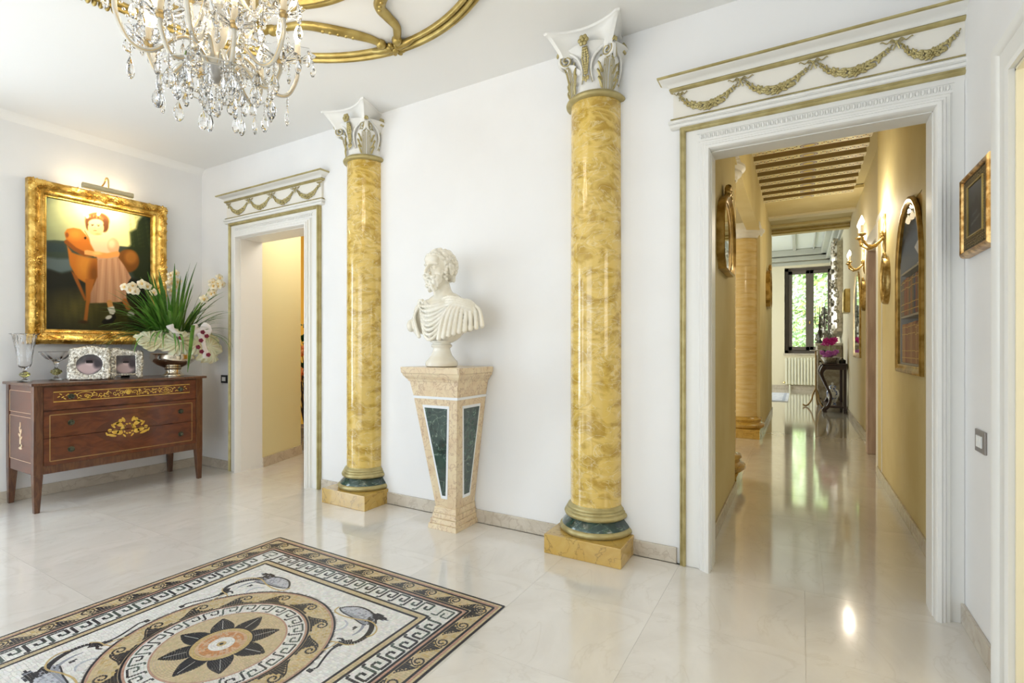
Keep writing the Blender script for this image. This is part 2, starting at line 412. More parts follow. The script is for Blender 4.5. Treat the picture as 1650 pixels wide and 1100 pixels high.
for x in (-.272, .054, .380): put('ribbon_bow', bm_, d1, (x, yf, fzc + .012))
put('ribbon_bow', bm_, d1, (-.575, yf, fzc + .012), sc=(.6, 1, 1))
o = put('garland', fm, d1, (.497, yf, fzc), sc=(.72, 1, 1))
for x in (-4.69, -4.355, -4.02, -3.685): put('garland', fm, d2, (x, yf, fzc))
for x in (-4.8525, -4.5225, -4.1875, -3.8525, -3.5325): put('ribbon_bow', bm_, d2, (x, yf, fzc + .012), sc=(.6 if x < -4.8 or x > -3.6 else 1, 1, 1))

# ---------------- casing of the side door in the right wall ----------------
dn = tag(thing('door_3', None, None), kind='structure')
path = [((XR, 2.275, 0), (0, 1, 0), (-1, 0, 0)), ((XR, 2.275, 2.13), (0, 1, 1), (-1, 0, 0)), ((XR, 1.35, 2.13), (0, -1, 1), (-1, 0, 0)), ((XR, 1.35, 0), (0, -1, 0), (-1, 0, 0))]
MB().sweep([(0, 0), (0, .02), (.012, .026), (.02, .018), (.09, .018), (.1, .03), (.118, .034), (.13, .026), (.138, .012), (.138, 0)], path).build('casing', M_white, dn, smooth=40)
q = MB(); q.box(XR - .004, 2.262, 0, XR + .17, 2.272, 2.125); q.box(XR - .004, 1.35, 2.118, XR + .17, 2.272, 2.128); q.build('jamb_lining', M_yel2, dn)
q = MB(); q.box(XR + .16, -1, -.01, XR + 2, 2.9, 0); q.box(XR + 2, -1, 0, XR + 2.1, 2.9, 3); q.box(XR + .16, -1.1, 0, XR + 2, -1, 3); q.box(XR + .16, -1, 3, XR + 2, 2.9, 3.05); struct(q.build('wall_side_room', M_yel2))

# ---------------- corridor ----------------
YE = 10.75
wall_x('wall_corridor_left', -.625, -.475, YW + .12, YE, HC, [(4.55, 7.55, 2.78, 0)], M_yel)
struct(MB().box(-.475, 4.55, 2.775, -.44, 4.56, 2.776).build('trim_2', M_yel))
# right: near part, set-back far part, with two doorways
wall_x('wall_corridor_right', .635, .76, YW + .12, 5.85, HC, [(3.85, 4.63, 2.16, 1.08)], M_yel)
wall_x('wall_corridor_right_far', .76, .90, 5.85, 17.0, HC + .6, [(6.0, 6.95, 2.3, 0)], M_yel2)
q = MB(); q.box(1.5, 5.8, 0, 1.55, 7.2, 3); q.box(.9, 7.2, 0, 1.55, 7.25, 3); q.box(.9, 5.75, 0, 1.55, 5.8, 3); q.box(.82, 5.7, 2.95, 1.6, 7.3, 3.05); struct(q.build('wall_small_room', M_yel2))
# doorway casing on the right
dn = tag(thing('door_4', None, None), kind='structure')
q = MB()
q.box(.632, 5.84, 0, .78, 5.97, 2.45); q.box(.65, 5.97, 2.30, .78, 6.93, 2.45)
q.build('casing', M_white, dn, bev=.008)
MB().box(.655, 6.93, 0, .80, 7.08, 2.45).build('far_casing', mat('pinkish_brown_wood', (.40, .29, .23), .45, col2=(.5, .38, .31), scale=5, aniso=(4, 4, .5)), dn, bev=.008)
q = MB(); q.box(.632, 5.55, 0, .645, 5.6, 2.4); q.box(.632, 5.55, 2.4, .645, 5.84, 2.45); q.build('outer_bead', M_white, dn)
# walls of the rooms beyond
q = MB(); q.box(-4.2, 4.1, 0, -4.0, 9.6, 3.3); q.box(-4.2, 9.4, 0, -.625, 9.55, 3.3); q.box(-4.2, 4.15, 0, -.625, 4.3, 3.3); q.box(-4.2, 4.1, 3.25, -.625, 9.6, 3.35)
struct(q.build('wall_side_hall', M_yel2))
q = MB()
q.box(-3.1, YE, 0, -.62, YE + .15, 4.2); q.box(-3.1, YE, 0, -3.0, 17.2, 4.2)
struct(q.build('wall_far_room', M_yel2))
WX0, WX1, WZ0, WZ1 = -.40, .86, 1.05, 3.56
wall_y('wall_far_end', 16.8, 17.15, -3.1, 1.0, 4.2, [(WX0, WX1, WZ1, WZ0)], M_yel2)
q = MB(); q.box(-3.1, YE, 4.05, 1.0, 17.2, 4.15); struct(q.build('ceiling_far_room', mat('pale_green_white', (.72, .76, .72), .7)))
q = MB()
for k, (z0, z1, p) in enumerate(((3.62, 3.72, .05), (3.74, 3.86, .14), (3.88, 4.05, .26))):
    q.box(-3.0, 16.8 - p, z0, .9, 16.8, z1); q.box(.9 - p - .14, YE, z0, .9, 16.8, z1)
q.box(-.2, 11.5, 4.0, -.1, 16.6, 4.05); q.box(.3, 11.5, 4.0, .34, 16.6, 4.05)
struct(q.build('cornice_far_room', mat('grey_green_cornice', (.50, .51, .45), .6), bev=.02))
q = MB(); q.box(-.7, YW + .12, HC, .9, YE, HC + .1); struct(q.build('ceiling_corridor', mat('ochre_ceiling', (.60, .52, .28), .7)))
cc = bpy.data.objects['ceiling_corridor']
# header arch where the corridor opens into the far room
q = MB(); q.box(-.475, YE - .05, 3.36, .78, YE + .15, HC + .7); q.box(-.475, YE - .3, 3.44, .78, YE - .05, HC); struct(q.build('beam_far_header', M_yel))
q = MB(); q.box(-.475, YE - .07, 3.35, .78, YE - .04, 3.375); q.box(-.475, YE - .07, 3.41, .78, YE - .045, 3.425); struct(q.build('trim_3', M_goldp))
q = MB(); q.box(-.475, 9.55, 3.40, .78, 9.75, HC); struct(q.build('beam_plain', M_yel2))
bb('baseboard_corridor_left', [(-.475, 3.01, 0, -.461, 4.55, BH), (-.625, 4.55, 0, -.461, 4.565, BH), (-.475, 7.55, 0, -.461, YE, BH), (-.625, 7.53, 0, -.461, 7.55, BH)])
bb('baseboard_corridor_right', [(.621, 3.01, 0, .635, 5.84, BH), (.746, 7.08, 0, .76, 16.8, BH)])
bb('baseboard_far_end', [(-3, 16.786, 0, .76, 16.8, .12)])

# painted joists: light soffit band with scrolls and an oval medallion
def joist_mesh():
    q = MB(); x0, x1 = -.475, .635; cream = (.95, .91, .60); q.col = cream
    q.box(x0, -.06, -.10, x1, .06, 0)
    q.col = (.34, .25, .10)
    for s in (-1, 1): q.box(x0, s * .062 - .002, -.096, x1, s * .062 + .002, 0)
    xc = (x0 + x1) / 2; r = random.Random(5)
    q.col = (.83, .76, .55); q.box(x0, -.058, -.1012, x0 + .14, .058, -.1002); q.box(x1 - .14, -.058, -.1012, x1, .058, -.1002)
    q.col = (.93, .88, .66); q.box(x0, -.060, -.1016, x1, -.050, -.1004); q.box(x0, .050, -.1016, x1, .060, -.1004)
    for i in range(60):
        x = x0 + .02 + (x1 - x0 - .04) * i / 59
        if abs(x - xc) < .1: continue
        q.col = (.20, .13, .06) if i % 2 else (.62, .40, .10)
        y = .02 * math.sin(i * 1.3); q.prism([(x + .009 * math.cos(a), y + .012 * math.sin(a)) for a in arc(7, 0, 5.2)], -.1024, -.1004)
    for rx, ry, cl, e in ((.088, .050, (.20, .17, .26), 0), (.078, .043, (.72, .66, .62), 1), (.062, .034, (.30, .20, .30), 2), (.054, .028, (.86, .70, .16), 3)):
        q.col = cl; q.prism([(xc + rx * math.cos(2 * PI * k / 24), ry * math.sin(2 * PI * k / 24)) for k in range(24)], -.103 - .0006 * e, -.1004)
    q.col = (.33, .17, .06)
    for s in (-1, 1):
        for i in range(26):
            x = x0 + .03 + i * .0415; q.box(x, s * .0645 - .002, -.05, x + .026, s * .0645 + .002, -.012)
    return q.mesh('ceiling_beam', M_attr)
jm = joist_mesh()
for k in range(18): put('ceiling_beam', jm, cc, (0, 3.25 + .3 * k, HC))
# dark board strips with scalloped ornament between joists
q = MB(); q.col = (.30, .22, .08); q.box(-.475, -.085, -.012, .635, .085, 0)
q.col = (.70, .52, .20)
for i in range(18):
    x = -.45 + i * .061
    q.prism([(x + .024 * math.cos(a), -.08 + .03 * math.sin(a)) for a in arc(8, 0, PI)], -.0145, -.012)
jm2 = q.mesh('ceiling_board', M_attr)
for k in range(17): put('ceiling_board', jm2, cc, (0, 3.4 + .3 * k, HC))
q = MB(); q.box(-.475, 8.42, HC - .05, .78, 9.6, HC - .01); q.build('plain_board', M_yel, cc)

# column engaged in the opening on the corridor's left
cr = tag(thing('corridor_column', 'round ochre stone column with white cap standing at the end of the corridor opening', 'column', (-.70, 7.62, 0)))
q = MB(); prev = .24
for i in range(13): z0 = .27 + i * .186; q.lathe([(.195, z0 + .003), (.2, z0 + .008), (.2, z0 + .178), (.195, z0 + .183), (.195, z0 + .189)], seg=28)
q.build('shaft', mat('ochre_ashlar', (.74, .55, .24), .25, col2=(.80, .64, .34), scale=5, aniso=(1, 1, 5), coat=.3), cr, smooth=40)
MB().lathe([(.2, 2.69), (.215, 2.70), (.215, 2.715), (.225, 2.73), (.25, 2.745), (.25, 2.76), (.28, 2.79), (.28, 2.81), (0, 2.81)], seg=32).build('capital', M_white, cr, smooth=40)
MB().box(-.30, -.28, 2.8, .235, .1, 2.88).build('abacus', M_white, cr, bev=.01)
MB().lathe([(.26, .12), (.28, .14), (.28, .17), (.255, .19), (.235, .20), (.24, .22), (.25, .235), (.24, .255), (.205, .27), (.19, .28)], seg=32).build('base_torus', M_siena, cr, smooth=50)
MB().box(-.28, -.3, 0, .235, .2, .12).build('plinth', M_siena, cr, bev=.004)

# ---------------- far window, radiator ----------------
M_wfr = mat('dark_brown_window_paint', (.13, .11, .095), .35)
wn = tag(thing('window_1', None, None), kind='structure')
q = MB(); t = .09; y0, y1 = 16.98, 17.05
q.box(WX0, y0, WZ0, WX0 + t, y1, WZ1); q.box(WX1 - t, y0, WZ0, WX1, y1, WZ1); q.box(WX0, y0, WZ1 - t, WX1, y1, WZ1); q.box(WX0, y0, WZ0, WX1, y1, WZ0 + t)
q.build('window_frame', M_wfr, wn, bev=.006)
xm = (WX0 + WX1) / 2
for a, c in ((WX0 + t, xm), (xm, WX1 - t)):
    q = MB(); y0_, y1_ = 16.94, 17.0; z0, z1 = WZ0 + t, WZ1 - t; s_ = .10
    q.box(a, y0_, z0, a + s_, y1_, z1); q.box(c - s_, y0_, z0, c, y1_, z1); q.box(a, y0_, z1 - s_, c, y1_, z1); q.box(a, y0_, z0, c, y1_, z0 + .11)
    o = q.build('sash', M_wfr, wn, bev=.006)
q = MB(); q.ball((xm, 16.93, 1.95), (.02, .03, .05)); q.build('window_handle', M_brass, wn)
for a, c in ((WX0 + t + .07, xm - .07), (xm + .07, WX1 - t - .07)):
    MB().box(a, 16.965, WZ0 + .17, c, 16.969, WZ1 - .14).build('pane', mat('window_glass', (1, 1, 1), 0, trans=1, ior=1.08), wn)
MB().box(WX0 - .04, 16.76, WZ0 - .05, WX1 + .04, 16.97, WZ0).build('window_sill', M_base, wn, bev=.005)
q = MB(); q.box(WX0 - .01, 16.8, WZ0, WX0, 16.98, WZ1); q.build('reveal', M_white, wn)
rad = thing('radiator', 'cream cast radiator of narrow vertical columns under the far window', 'radiator', (.2, 16.72, 0))
M_rad = mat('cream_enamel', (.80, .79, .64), .35)
rm = MB(); rm.box(-.032, -.05, .14, .032, .05, .93); rm = rm.mesh('column', M_rad)
for k in range(15): put('radiator_section', rm, rad, (-.56 + k * .078, 0, 0)).modifiers.new('b', 'BEVEL').width = .02
for z in (.2, .87): MB().tube([(-.6, 0, z), (.58, 0, z)], .022, 8).build('manifold_pipe', M_rad, rad)
for x in (-.48, .46): MB().box(x - .02, -.02, 0, x + .02, .02, .16).build('foot', M_rad, rad)
q = MB(); q.ball((-.62, -.02, .2), .03); q.build('valve', M_brass, rad)
# hillside with trees beyond the far window
hill = MB(); P = []
for i in range(30):
    row = []
    for j in range(30):
        x = -16 + 40 * j / 29; yy = 24 + 22 * i / 29; row.append((x, yy, -4 + 16 * (i / 29) ** .9 + .5 * math.sin(j * 1.3) * math.cos(i)))
    P.append(row)
hill.grid(P); struct(hill.build('hillside', mat('hill_grass', (.12, .22, .05), .9, col2=(.25, .33, .10), scale=.8)))
fr = random.Random(11)
leafm = {}
mat('painted_leaf', attr=True, rough=.6)
q = MB()
COLS = [[(.36, .50, .26), (.50, .62, .36), (.24, .36, .17)], [(.60, .68, .42), (.42, .54, .30), (.70, .74, .52)], [(.34, .44, .28), (.48, .57, .42), (.58, .63, .52)]]
ti = 0
for (x, y, z, s_) in [(-.6, 25, 1.2, 1.5), (1.6, 25.5, .6, 1.6), (.4, 27, 2.6, 1.6), (2.6, 28, 2.9, 1.7), (-1.6, 28, 3.4, 1.7), (.9, 30, 4.9, 1.8), (3.6, 31, 5.0, 1.9), (-1.2, 32, 6.2, 1.9), (1.6, 34, 7.4, 2.0), (4.4, 35, 7.4, 2.0), (3.0, 26, -.2, 1.6), (.2, 24.5, -.9, 1.4)]:
    cols = COLS[ti % 3]; ti += 1
    for k in range(700):
        n0 = Vector((fr.gauss(0, 1), fr.gauss(0, 1), fr.gauss(0, 1))).normalized(); u = Vector((x, y, z)) + n0 * s_ * fr.uniform(.7, 1.08)
        h_ = s_ * fr.uniform(.05, .10); n1 = Vector((fr.gauss(0, 1), fr.gauss(0, 1), fr.gauss(0, 1))).normalized(); n2 = n1.orthogonal().normalized() * h_; n3 = n1.cross(n2)
        q.col = cols[fr.randrange(3)]; q.add([u - n2, u - n3 * .5, u + n2, u + n3 * .5], [(0, 1, 2, 3)])
o = q.build('foliage', MT['painted_leaf']); tag(o, 'mass of green trees on the hillside seen through the far window', 'trees', kind='stuff')
# ================= engaged columns of the hall =================
def half(q, prof, **k): return q.lathe(prof, seg=28, a0=PI, a1=2 * PI, **k)
def capital(cr):
    z0 = 2.69
    half(MB(), [(.140, z0), (.142, z0 + .1), (.150, z0 + .18), (.175, z0 + .24), (.20, z0 + .262)]).build('bell', M_white, cr, smooth=50)
    # abacus with concave sides and pointed horns
    def plan(s, n=9):
        P = []; a = .228 * s; d = .254 * s; k = .062
        cor = [(-a, 0), (-a, -d), (a, -d), (a, 0)]
        P.append((-a * .72, 0))
        for j in range(n):
            t = j / (n - 1); y = -d * t; P.append((-a + .075 * (1 - t) ** 1.2 + .0, y * 1.0)) if t > .02 else None
        P.append((-a + .022, -d - .004))
        for j in range(1, n):
            t = j / n; x = -a + .022 + (2 * a - .044) * t; P.append((x, -d + k * math.sin(PI * t) ** .9))
        P.append((a - .022, -d - .004))
        for j in range(n - 1, -1, -1):
            t = j / (n - 1); y = -d * t; P.append((a - .075 * (1 - t) ** 1.2, y)) if t > .02 else None
        P.append((a * .72, 0))
        return P
    q = MB(); rows = []
    for s, z in ((.70, z0 + .222), (.74, z0 + .25), (.82, z0 + .285), (.90, z0 + .318), (.955, z0 + .334), (1, z0 + .338), (1.01, z0 + .350)):
        rows.append([(x, y, z) for x, y in plan(s)])
    q.grid(rows); n = len(rows[0]); q.add(rows[0], [tuple(range(n))]); q.build('abacus', M_white, cr, smooth=35)
    # astragal ring
    half(MB(), [(.15, z0 - .036), (.17, z0 - .034), (.179, z0 - .026), (.181, z0 - .017), (.176, z0 - .008), (.168, z0 - .004), (.165, z0 + .002), (.14, z0 + .002)]).build('astragal_ring', M_goldd, cr, smooth=50)
    def sph(ang, r, z): return Vector((r * math.cos(ang), r * math.sin(ang), z0 + z))
    # acanthus leaf at each diagonal
    for ang in (-PI / 4, -3 * PI / 4):
        q = MB(); P = []; n = 22
        for i in range(n):
            t = i / (n - 1); z = .19 * t - .012 * max(0, t - .9) * 10; rr = .147 + .012 * t + .075 * max(0, t - .55) ** 1.6 * 2.2
            wd = (.068 + .008 * t) * (1 - .55 * max(0, t - .72) / .28) * (1 + .13 * abs(math.sin(t * PI * 5)))
            row = []
            for j in range(9):
                u = (j - 4) / 4; rip = .004 * math.cos(u * PI * 3.5)
                row.append(sph(ang + u * wd / .16, rr + rip - .010 * abs(u) ** 2, z))
            P.append(row)
        q.grid(P); o = q.build('acanthus_leaf', M_white, cr, smooth=70)
        q = MB()
        for s in (-1, 1):
            for k, (u0, zz, ln) in enumerate(((.30, .03, .05), (.33, .075, .06), (.30, .12, .055), (.22, .155, .045))):
                for v_ in range(3):
                    a0 = ang + s * (u0 - .05 + .03 * v_); q.tube(catmull([sph(a0 - s * .06, .158, zz - .02), sph(a0, .166, zz + .008 * v_), sph(a0 + s * .05, .170, zz + .022 + .006 * v_), sph(a0 + s * .03, .166, zz + .030 + .006 * v_)], 3), [.002] + [.0048] * 6 + [.003] * 3, 5)
            for u0 in (.06, .13, .2):
                q.tube([sph(ang + s * u0, .158, .0), sph(ang + s * u0 * .95, .166, .09), sph(ang + s * u0 * .8, .186, .165)], .0022, 5)
        for k in range(5): q.ball(sph(ang + (k - 2) * .05, .20 - .004 * abs(k - 2), .186 - .006 * abs(k - 2)), (.007, .007, .012), 6, 4)
        q.build('gilt_leaf_veins', M_goldd, cr, smooth=60)
        # volutes either side of the horn with their gilt spiral, and the stem sweeping up to them
        for s in (-1, 1):
            cx = Vector((math.cos(ang) * .205, math.sin(ang) * .205, z0 + .205)); 
            tang = Vector((-math.sin(ang), math.cos(ang), 0)) * s
            dirn = (Vector((math.cos(ang), math.sin(ang), 0)) - tang * .55).normalized() * 1.0
            ctr = cx + tang * .020
            S = []
            for i in range(26):
                q_ = 2 * PI * 1.6 * i / 25; r_ = .040 * (1 - i / 25 * .82)
                S.append(ctr + Vector((0, 0, 1)) * (r_ * math.cos(q_)) + dirn * (r_ * math.sin(q_)))
            stem = catmull([sph(ang + s * .55, .150, .055), sph(ang + s * .62, .160, .12), sph(ang + s * .52, .172, .185), ctr + Vector((0, 0, .038)) - dirn * .03, S[0]], 4)
            MB().tube(stem + S[1:], [.005 + .004 * min(1, i / 10) for i in range(len(stem))] + [.011 * (1 - .6 * i / 25) for i in range(1, 26)], 7, up=tang).build('volute', M_white, cr, smooth=60)
            MB().tube([p + tang * .009 for p in S[2:]], .0040, 5).build('gilt_spiral', M_goldd, cr, smooth=60)
            MB().tube([p + tang * .004 + Vector((0, 0, -.004)) for p in stem[:-3]], .0024, 5).build('gilt_stem_line', M_goldd, cr, smooth=60)
        q = MB(); base = Vector((math.cos(ang) * .245, math.sin(ang) * .245, z0 + .25))
        for k in (-1, 0, 1): q.ball(base + Vector((-math.sin(ang), math.cos(ang), 0)) * k * .009 + Vector((0, 0, -.004 * abs(k))), (.008, .008, .014), 6, 4)
        q.build('gilt_bud', M_goldd, cr, smooth=60)
    # rosette and pendant on the front and the two sides
    for ang, rr in ((-PI / 2, .212), (-.06, .178), (PI + .06, .178)):
        dz = Vector((math.cos(ang), math.sin(ang), 0)); tz = Vector((-math.sin(ang), math.cos(ang), 0)); base = dz * rr
        T = Matrix.Rotation(ang - PI / 2, 3, 'Z'); q = MB()
        for k in range(6):
            a = 2 * PI * k / 6; q.ball(base + tz * (.020 * math.cos(a)) + Vector((0, 0, z0 + .268 + .020 * math.sin(a))), (.014, .010, .014), 7, 5, T=T)
        q.ball(base + dz * .008 + Vector((0, 0, z0 + .268)), (.011, .009, .011), 8, 5); q.build('gilt_rosette', M_goldd, cr, smooth=60)
        q = MB(); bb_ = dz * (rr - .040); 
        for k in range(11):
            z = z0 + .235 - .0135 * k; wv = .026 * (1 - abs(k - 4) / 9); off = dz * (.028 * (1 - k / 9) if k < 9 else 0)
            for s in (-1, 0, 1): q.ball(bb_ + off * .6 + tz * s * wv * .7 + Vector((0, 0, z)), (.0075 + .002 * (s == 0), .007, .0105), 6, 4)
        for s in (-1, 0, 1): q.ball(bb_ + tz * s * .012 + Vector((0, 0, z0 + .072 + .008 * (s == 0) * -1)), (.010, .005, .014), 6, 4)
        q.tube([bb_ + Vector((0, 0, z0 + .245)), bb_ - dz * .004 + Vector((0, 0, z0 + .05))], .0035, 5)
        q.build('gilt_pendant', M_goldd, cr, smooth=60)
def column(x, label):
    cr = thing('marbled_column', label, 'column', (x, YW, 0), 0, 'engaged marbled columns')
    half(MB(), [(.153, .265), (.155, .28), (.1555, 1.2), (.152, 2.66)]).build('shaft', M_scag, cr, smooth=50)
    MB().box(-.232, -.245, 0, .232, 0, .112).build('plinth', M_siena, cr, bev=.003)
    half(MB(), [(.1, .111), (.208, .111), (.216, .118), (.220, .128), (.218, .139), (.210, .147), (.203, .150), (.19, .150)]).build('lower_gilt_torus', M_goldd, cr, smooth=50)
    half(MB(), [(.205, .149), (.203, .156), (.192, .170), (.178, .185), (.168, .200), (.16, .21)]).build('green_marble_scotia', M_green, cr, smooth=60)
    half(MB(), [(.15, .197), (.176, .198), (.188, .206), (.192, .218), (.187, .229), (.179, .233), (.180, .238), (.178, .244), (.170, .248), (.172, .255), (.168, .262), (.160, .268), (.157, .276), (.150, .276)]).build('upper_gilt_torus', M_goldd, cr, smooth=50)
    capital(cr); return cr
c1 = column(-1.075, 'yellow marbled column beside the wide corridor doorway, taller of the pair in view')
c2 = copy_tree(c1, loc=(-3.005, YW, 0), label='yellow marbled column between the narrow left doorway and the bust pedestal')

# ================= pedestal =================
PX, PB = -2.047, 2.886
ped = thing('pedestal', 'tapered beige marble pedestal with dark green inset panels, carrying the bust', 'pedestal', (PX, PB, 0))
def fr_(q, z0, w0, d0, z1, w1, d1, m=None): q.frust(z0, (-w0, -d0, w0, 0), z1, (-w1, -d1, w1, 0), m)
q = MB()
for z0, z1, w_, d_ in ((0, .035, .116, .262), (.035, .068, .107, .25), (.068, .10, .099, .238), (.10, .14, .092, .228)): fr_(q, z0, w_, d_, z1, w_ - .003, d_ - .003)
q.build('stepped_foot', M_rosy, ped, bev=.002)
W0, D0, W1, D1, Z0, Z1 = .083, .218, .176, .330, .14, .872
MBq = MB(); fr_(MBq, Z0, W0, D0, Z1, W1, D1); MBq.build('tapered_body', M_rosy, ped)
def hgt(z): t = (z - Z0) / (Z1 - Z0); return W0 + (W1 - W0) * t, D0 + (D1 - D0) * t
def panel(side, top, bot, z0, z1, off, name, mt, th=.003):
    """side: 0 front, 1 right, -1 left; top/bot = (u0,u1) fractions across the face"""
    P = []
    for z, (u0, u1) in ((z0, bot), (z1, top)):
        w_, d_ = hgt(z)
        for u in (u0, u1):
            if side == 0: P.append((-w_ + 2 * w_ * u, -d_ - off, z))
            elif side == 1: P.append((w_ + off, -d_ + d_ * u, z))
            else: P.append((-w_ - off, -d_ * u, z))
    n = (0, 1, 0) if side == 0 else (-side, 0, 0)
    v = P + [tuple(a + b_ * (off + .002) for a, b_ in zip(p, n)) for p in P]
    MB().add(v, [(0, 1, 3, 2), (4, 6, 7, 5), (0, 2, 6, 4), (1, 5, 7, 3), (2, 3, 7, 6), (0, 4, 5, 1)]).build(name, mt, ped)
M_wm = mat('white_marble_edge', (.80, .82, .84), .3)
for side in (0, 1, -1):
    f1 = (.18, .82); f0 = (.34, .62) if side == 0 else (.33, .70)
    panel(side, f1, f0, .20, .83, .002, 'white_panel_border', M_wm)
    e = .045 if side == 0 else .04
    panel(side, (f1[0] + e, f1[1] - e), (f0[0] + e * 1.5, f0[1] - e * 1.5), .222, .812, .0035, 'green_marble_panel', M_green)
q = MB(); fr_(q, Z1, W1 + .006, D1 + .006, .888, W1 + .008, D1 + .008); q.build('white_fillet', M_wm, ped)
q = MB(); fr_(q, .888, W1 + .002, D1 + .002, .985, .196, .350); q.build('neck_block', M_rosy, ped)
q = MB()
fr_(q, .985, .203, .356, 1.0, .208, .362); fr_(q, 1.0, .212, .366, 1.018, .222, .378); fr_(q, 1.018, .226, .380, 1.036, .232, .386); q.build('stepped_moulding', M_rosy, ped, bev=.002)
q = MB(); fr_(q, 1.036, .236, .392, 1.078, .24, .396); q.build('top_slab', M_rosy, ped, bev=.006)

# ================= marble bust (one carved body grown from a distance field) =================
class SDF:
    def __init__(s, lo, hi, h):
        s.h = h; s.lo = np.array(lo, float); s.n = np.ceil((np.array(hi) - lo) / h).astype(int) + 1
        s.a = np.full(s.n, .05, np.float32)
    def sub(s, c, r):
        i0 = np.maximum(((np.array(c) - r - s.lo) / s.h).astype(int), 0); i1 = np.minimum(((np.array(c) + r - s.lo) / s.h).astype(int) + 2, s.n)
        if (i1 <= i0).any(): return None
        g_ = [s.lo[k] + s.h * np.arange(i0[k], i1[k]) for k in range(3)]
        X = np.meshgrid(*g_, indexing='ij'); return tuple(slice(i0[k], i1[k]) for k in range(3)), X
    def comb(s, sl, d, k, op):
        a = s.a[sl]
        if op == 'sub': d = -d; h = np.clip(.5 - .5 * (a - d) / k, 0, 1); s.a[sl] = a * (1 - h) + d * h + k * h * (1 - h); return
        h = np.clip(.5 + .5 * (a - d) / k, 0, 1); s.a[sl] = a * (1 - h) + d * h - k * h * (1 - h)
    def ell(s, c, r, k=.01, op='add', Rm=None):
        r = np.array(r, float); m = s.sub(c, r.max() + 2 * k + .02)
        if m is None: return
        sl, X = m; P = [X[i] - c[i] for i in range(3)]
        if Rm is not None: P = [sum(Rm[j][i] * P[j] for j in range(3)) for i in range(3)]
        k0 = np.sqrt(sum((P[i] / r[i]) ** 2 for i in range(3))); k1 = np.sqrt(sum((P[i] / r[i] ** 2) ** 2 for i in range(3)))
        s.comb(sl, (k0 * (k0 - 1) / np.maximum(k1, 1e-6)).astype(np.float32), k, op)
    def cap(s, a, b_, r0, r1=None, k=.01, op='add'):
        r1 = r0 if r1 is None else r1; a = np.array(a, float); b_ = np.array(b_, float)
        c = (a + b_) / 2; R_ = np.linalg.norm(b_ - a) / 2 + max(r0, r1) + 2 * k + .02
        m = s.sub(c, R_)
        if m is None: return
        sl, X = m; ba = b_ - a; P = [X[i] - a[i] for i in range(3)]
        t = np.clip(sum(P[i] * ba[i] for i in range(3)) / max((ba ** 2).sum(), 1e-9), 0, 1)
        d = np.sqrt(sum((P[i] - t * ba[i]) ** 2 for i in range(3))) - (r0 + (r1 - r0) * t)
        s.comb(sl, d.astype(np.float32), k, op)
    def chain(s, P, r, k=.006, op='add'):
        for i in range(len(P) - 1):
            ra = r[i] if isinstance(r, list) else r; rb = r[i + 1] if isinstance(r, list) else r
            s.cap(P[i], P[i + 1], ra, rb, k, op)
    def mesh(s, name, mt):
        import openvdb as vdb
        gr = vdb.FloatGrid(.05); gr.copyFromArray(np.ascontiguousarray(s.a)); pts, quads = gr.convertToQuads(0.0)
        P = pts * s.h + s.lo; me = bpy.data.meshes.new(name)
        me.vertices.add(len(P)); me.vertices.foreach_set('co', P.astype('f').ravel())
        q_ = np.array(quads)[:, ::-1]; n = len(q_)
        me.loops.add(n * 4); me.loops.foreach_set('vertex_index', q_.astype('i').ravel())
        me.polygons.add(n); me.polygons.foreach_set('loop_start', (np.arange(n) * 4).astype('i')); me.polygons.foreach_set('loop_total', np.full(n, 4, 'i'))
        me.polygons.foreach_set('use_smooth', np.ones(n, bool)); me.materials.append(mt); me.update(); me.validate(); return me
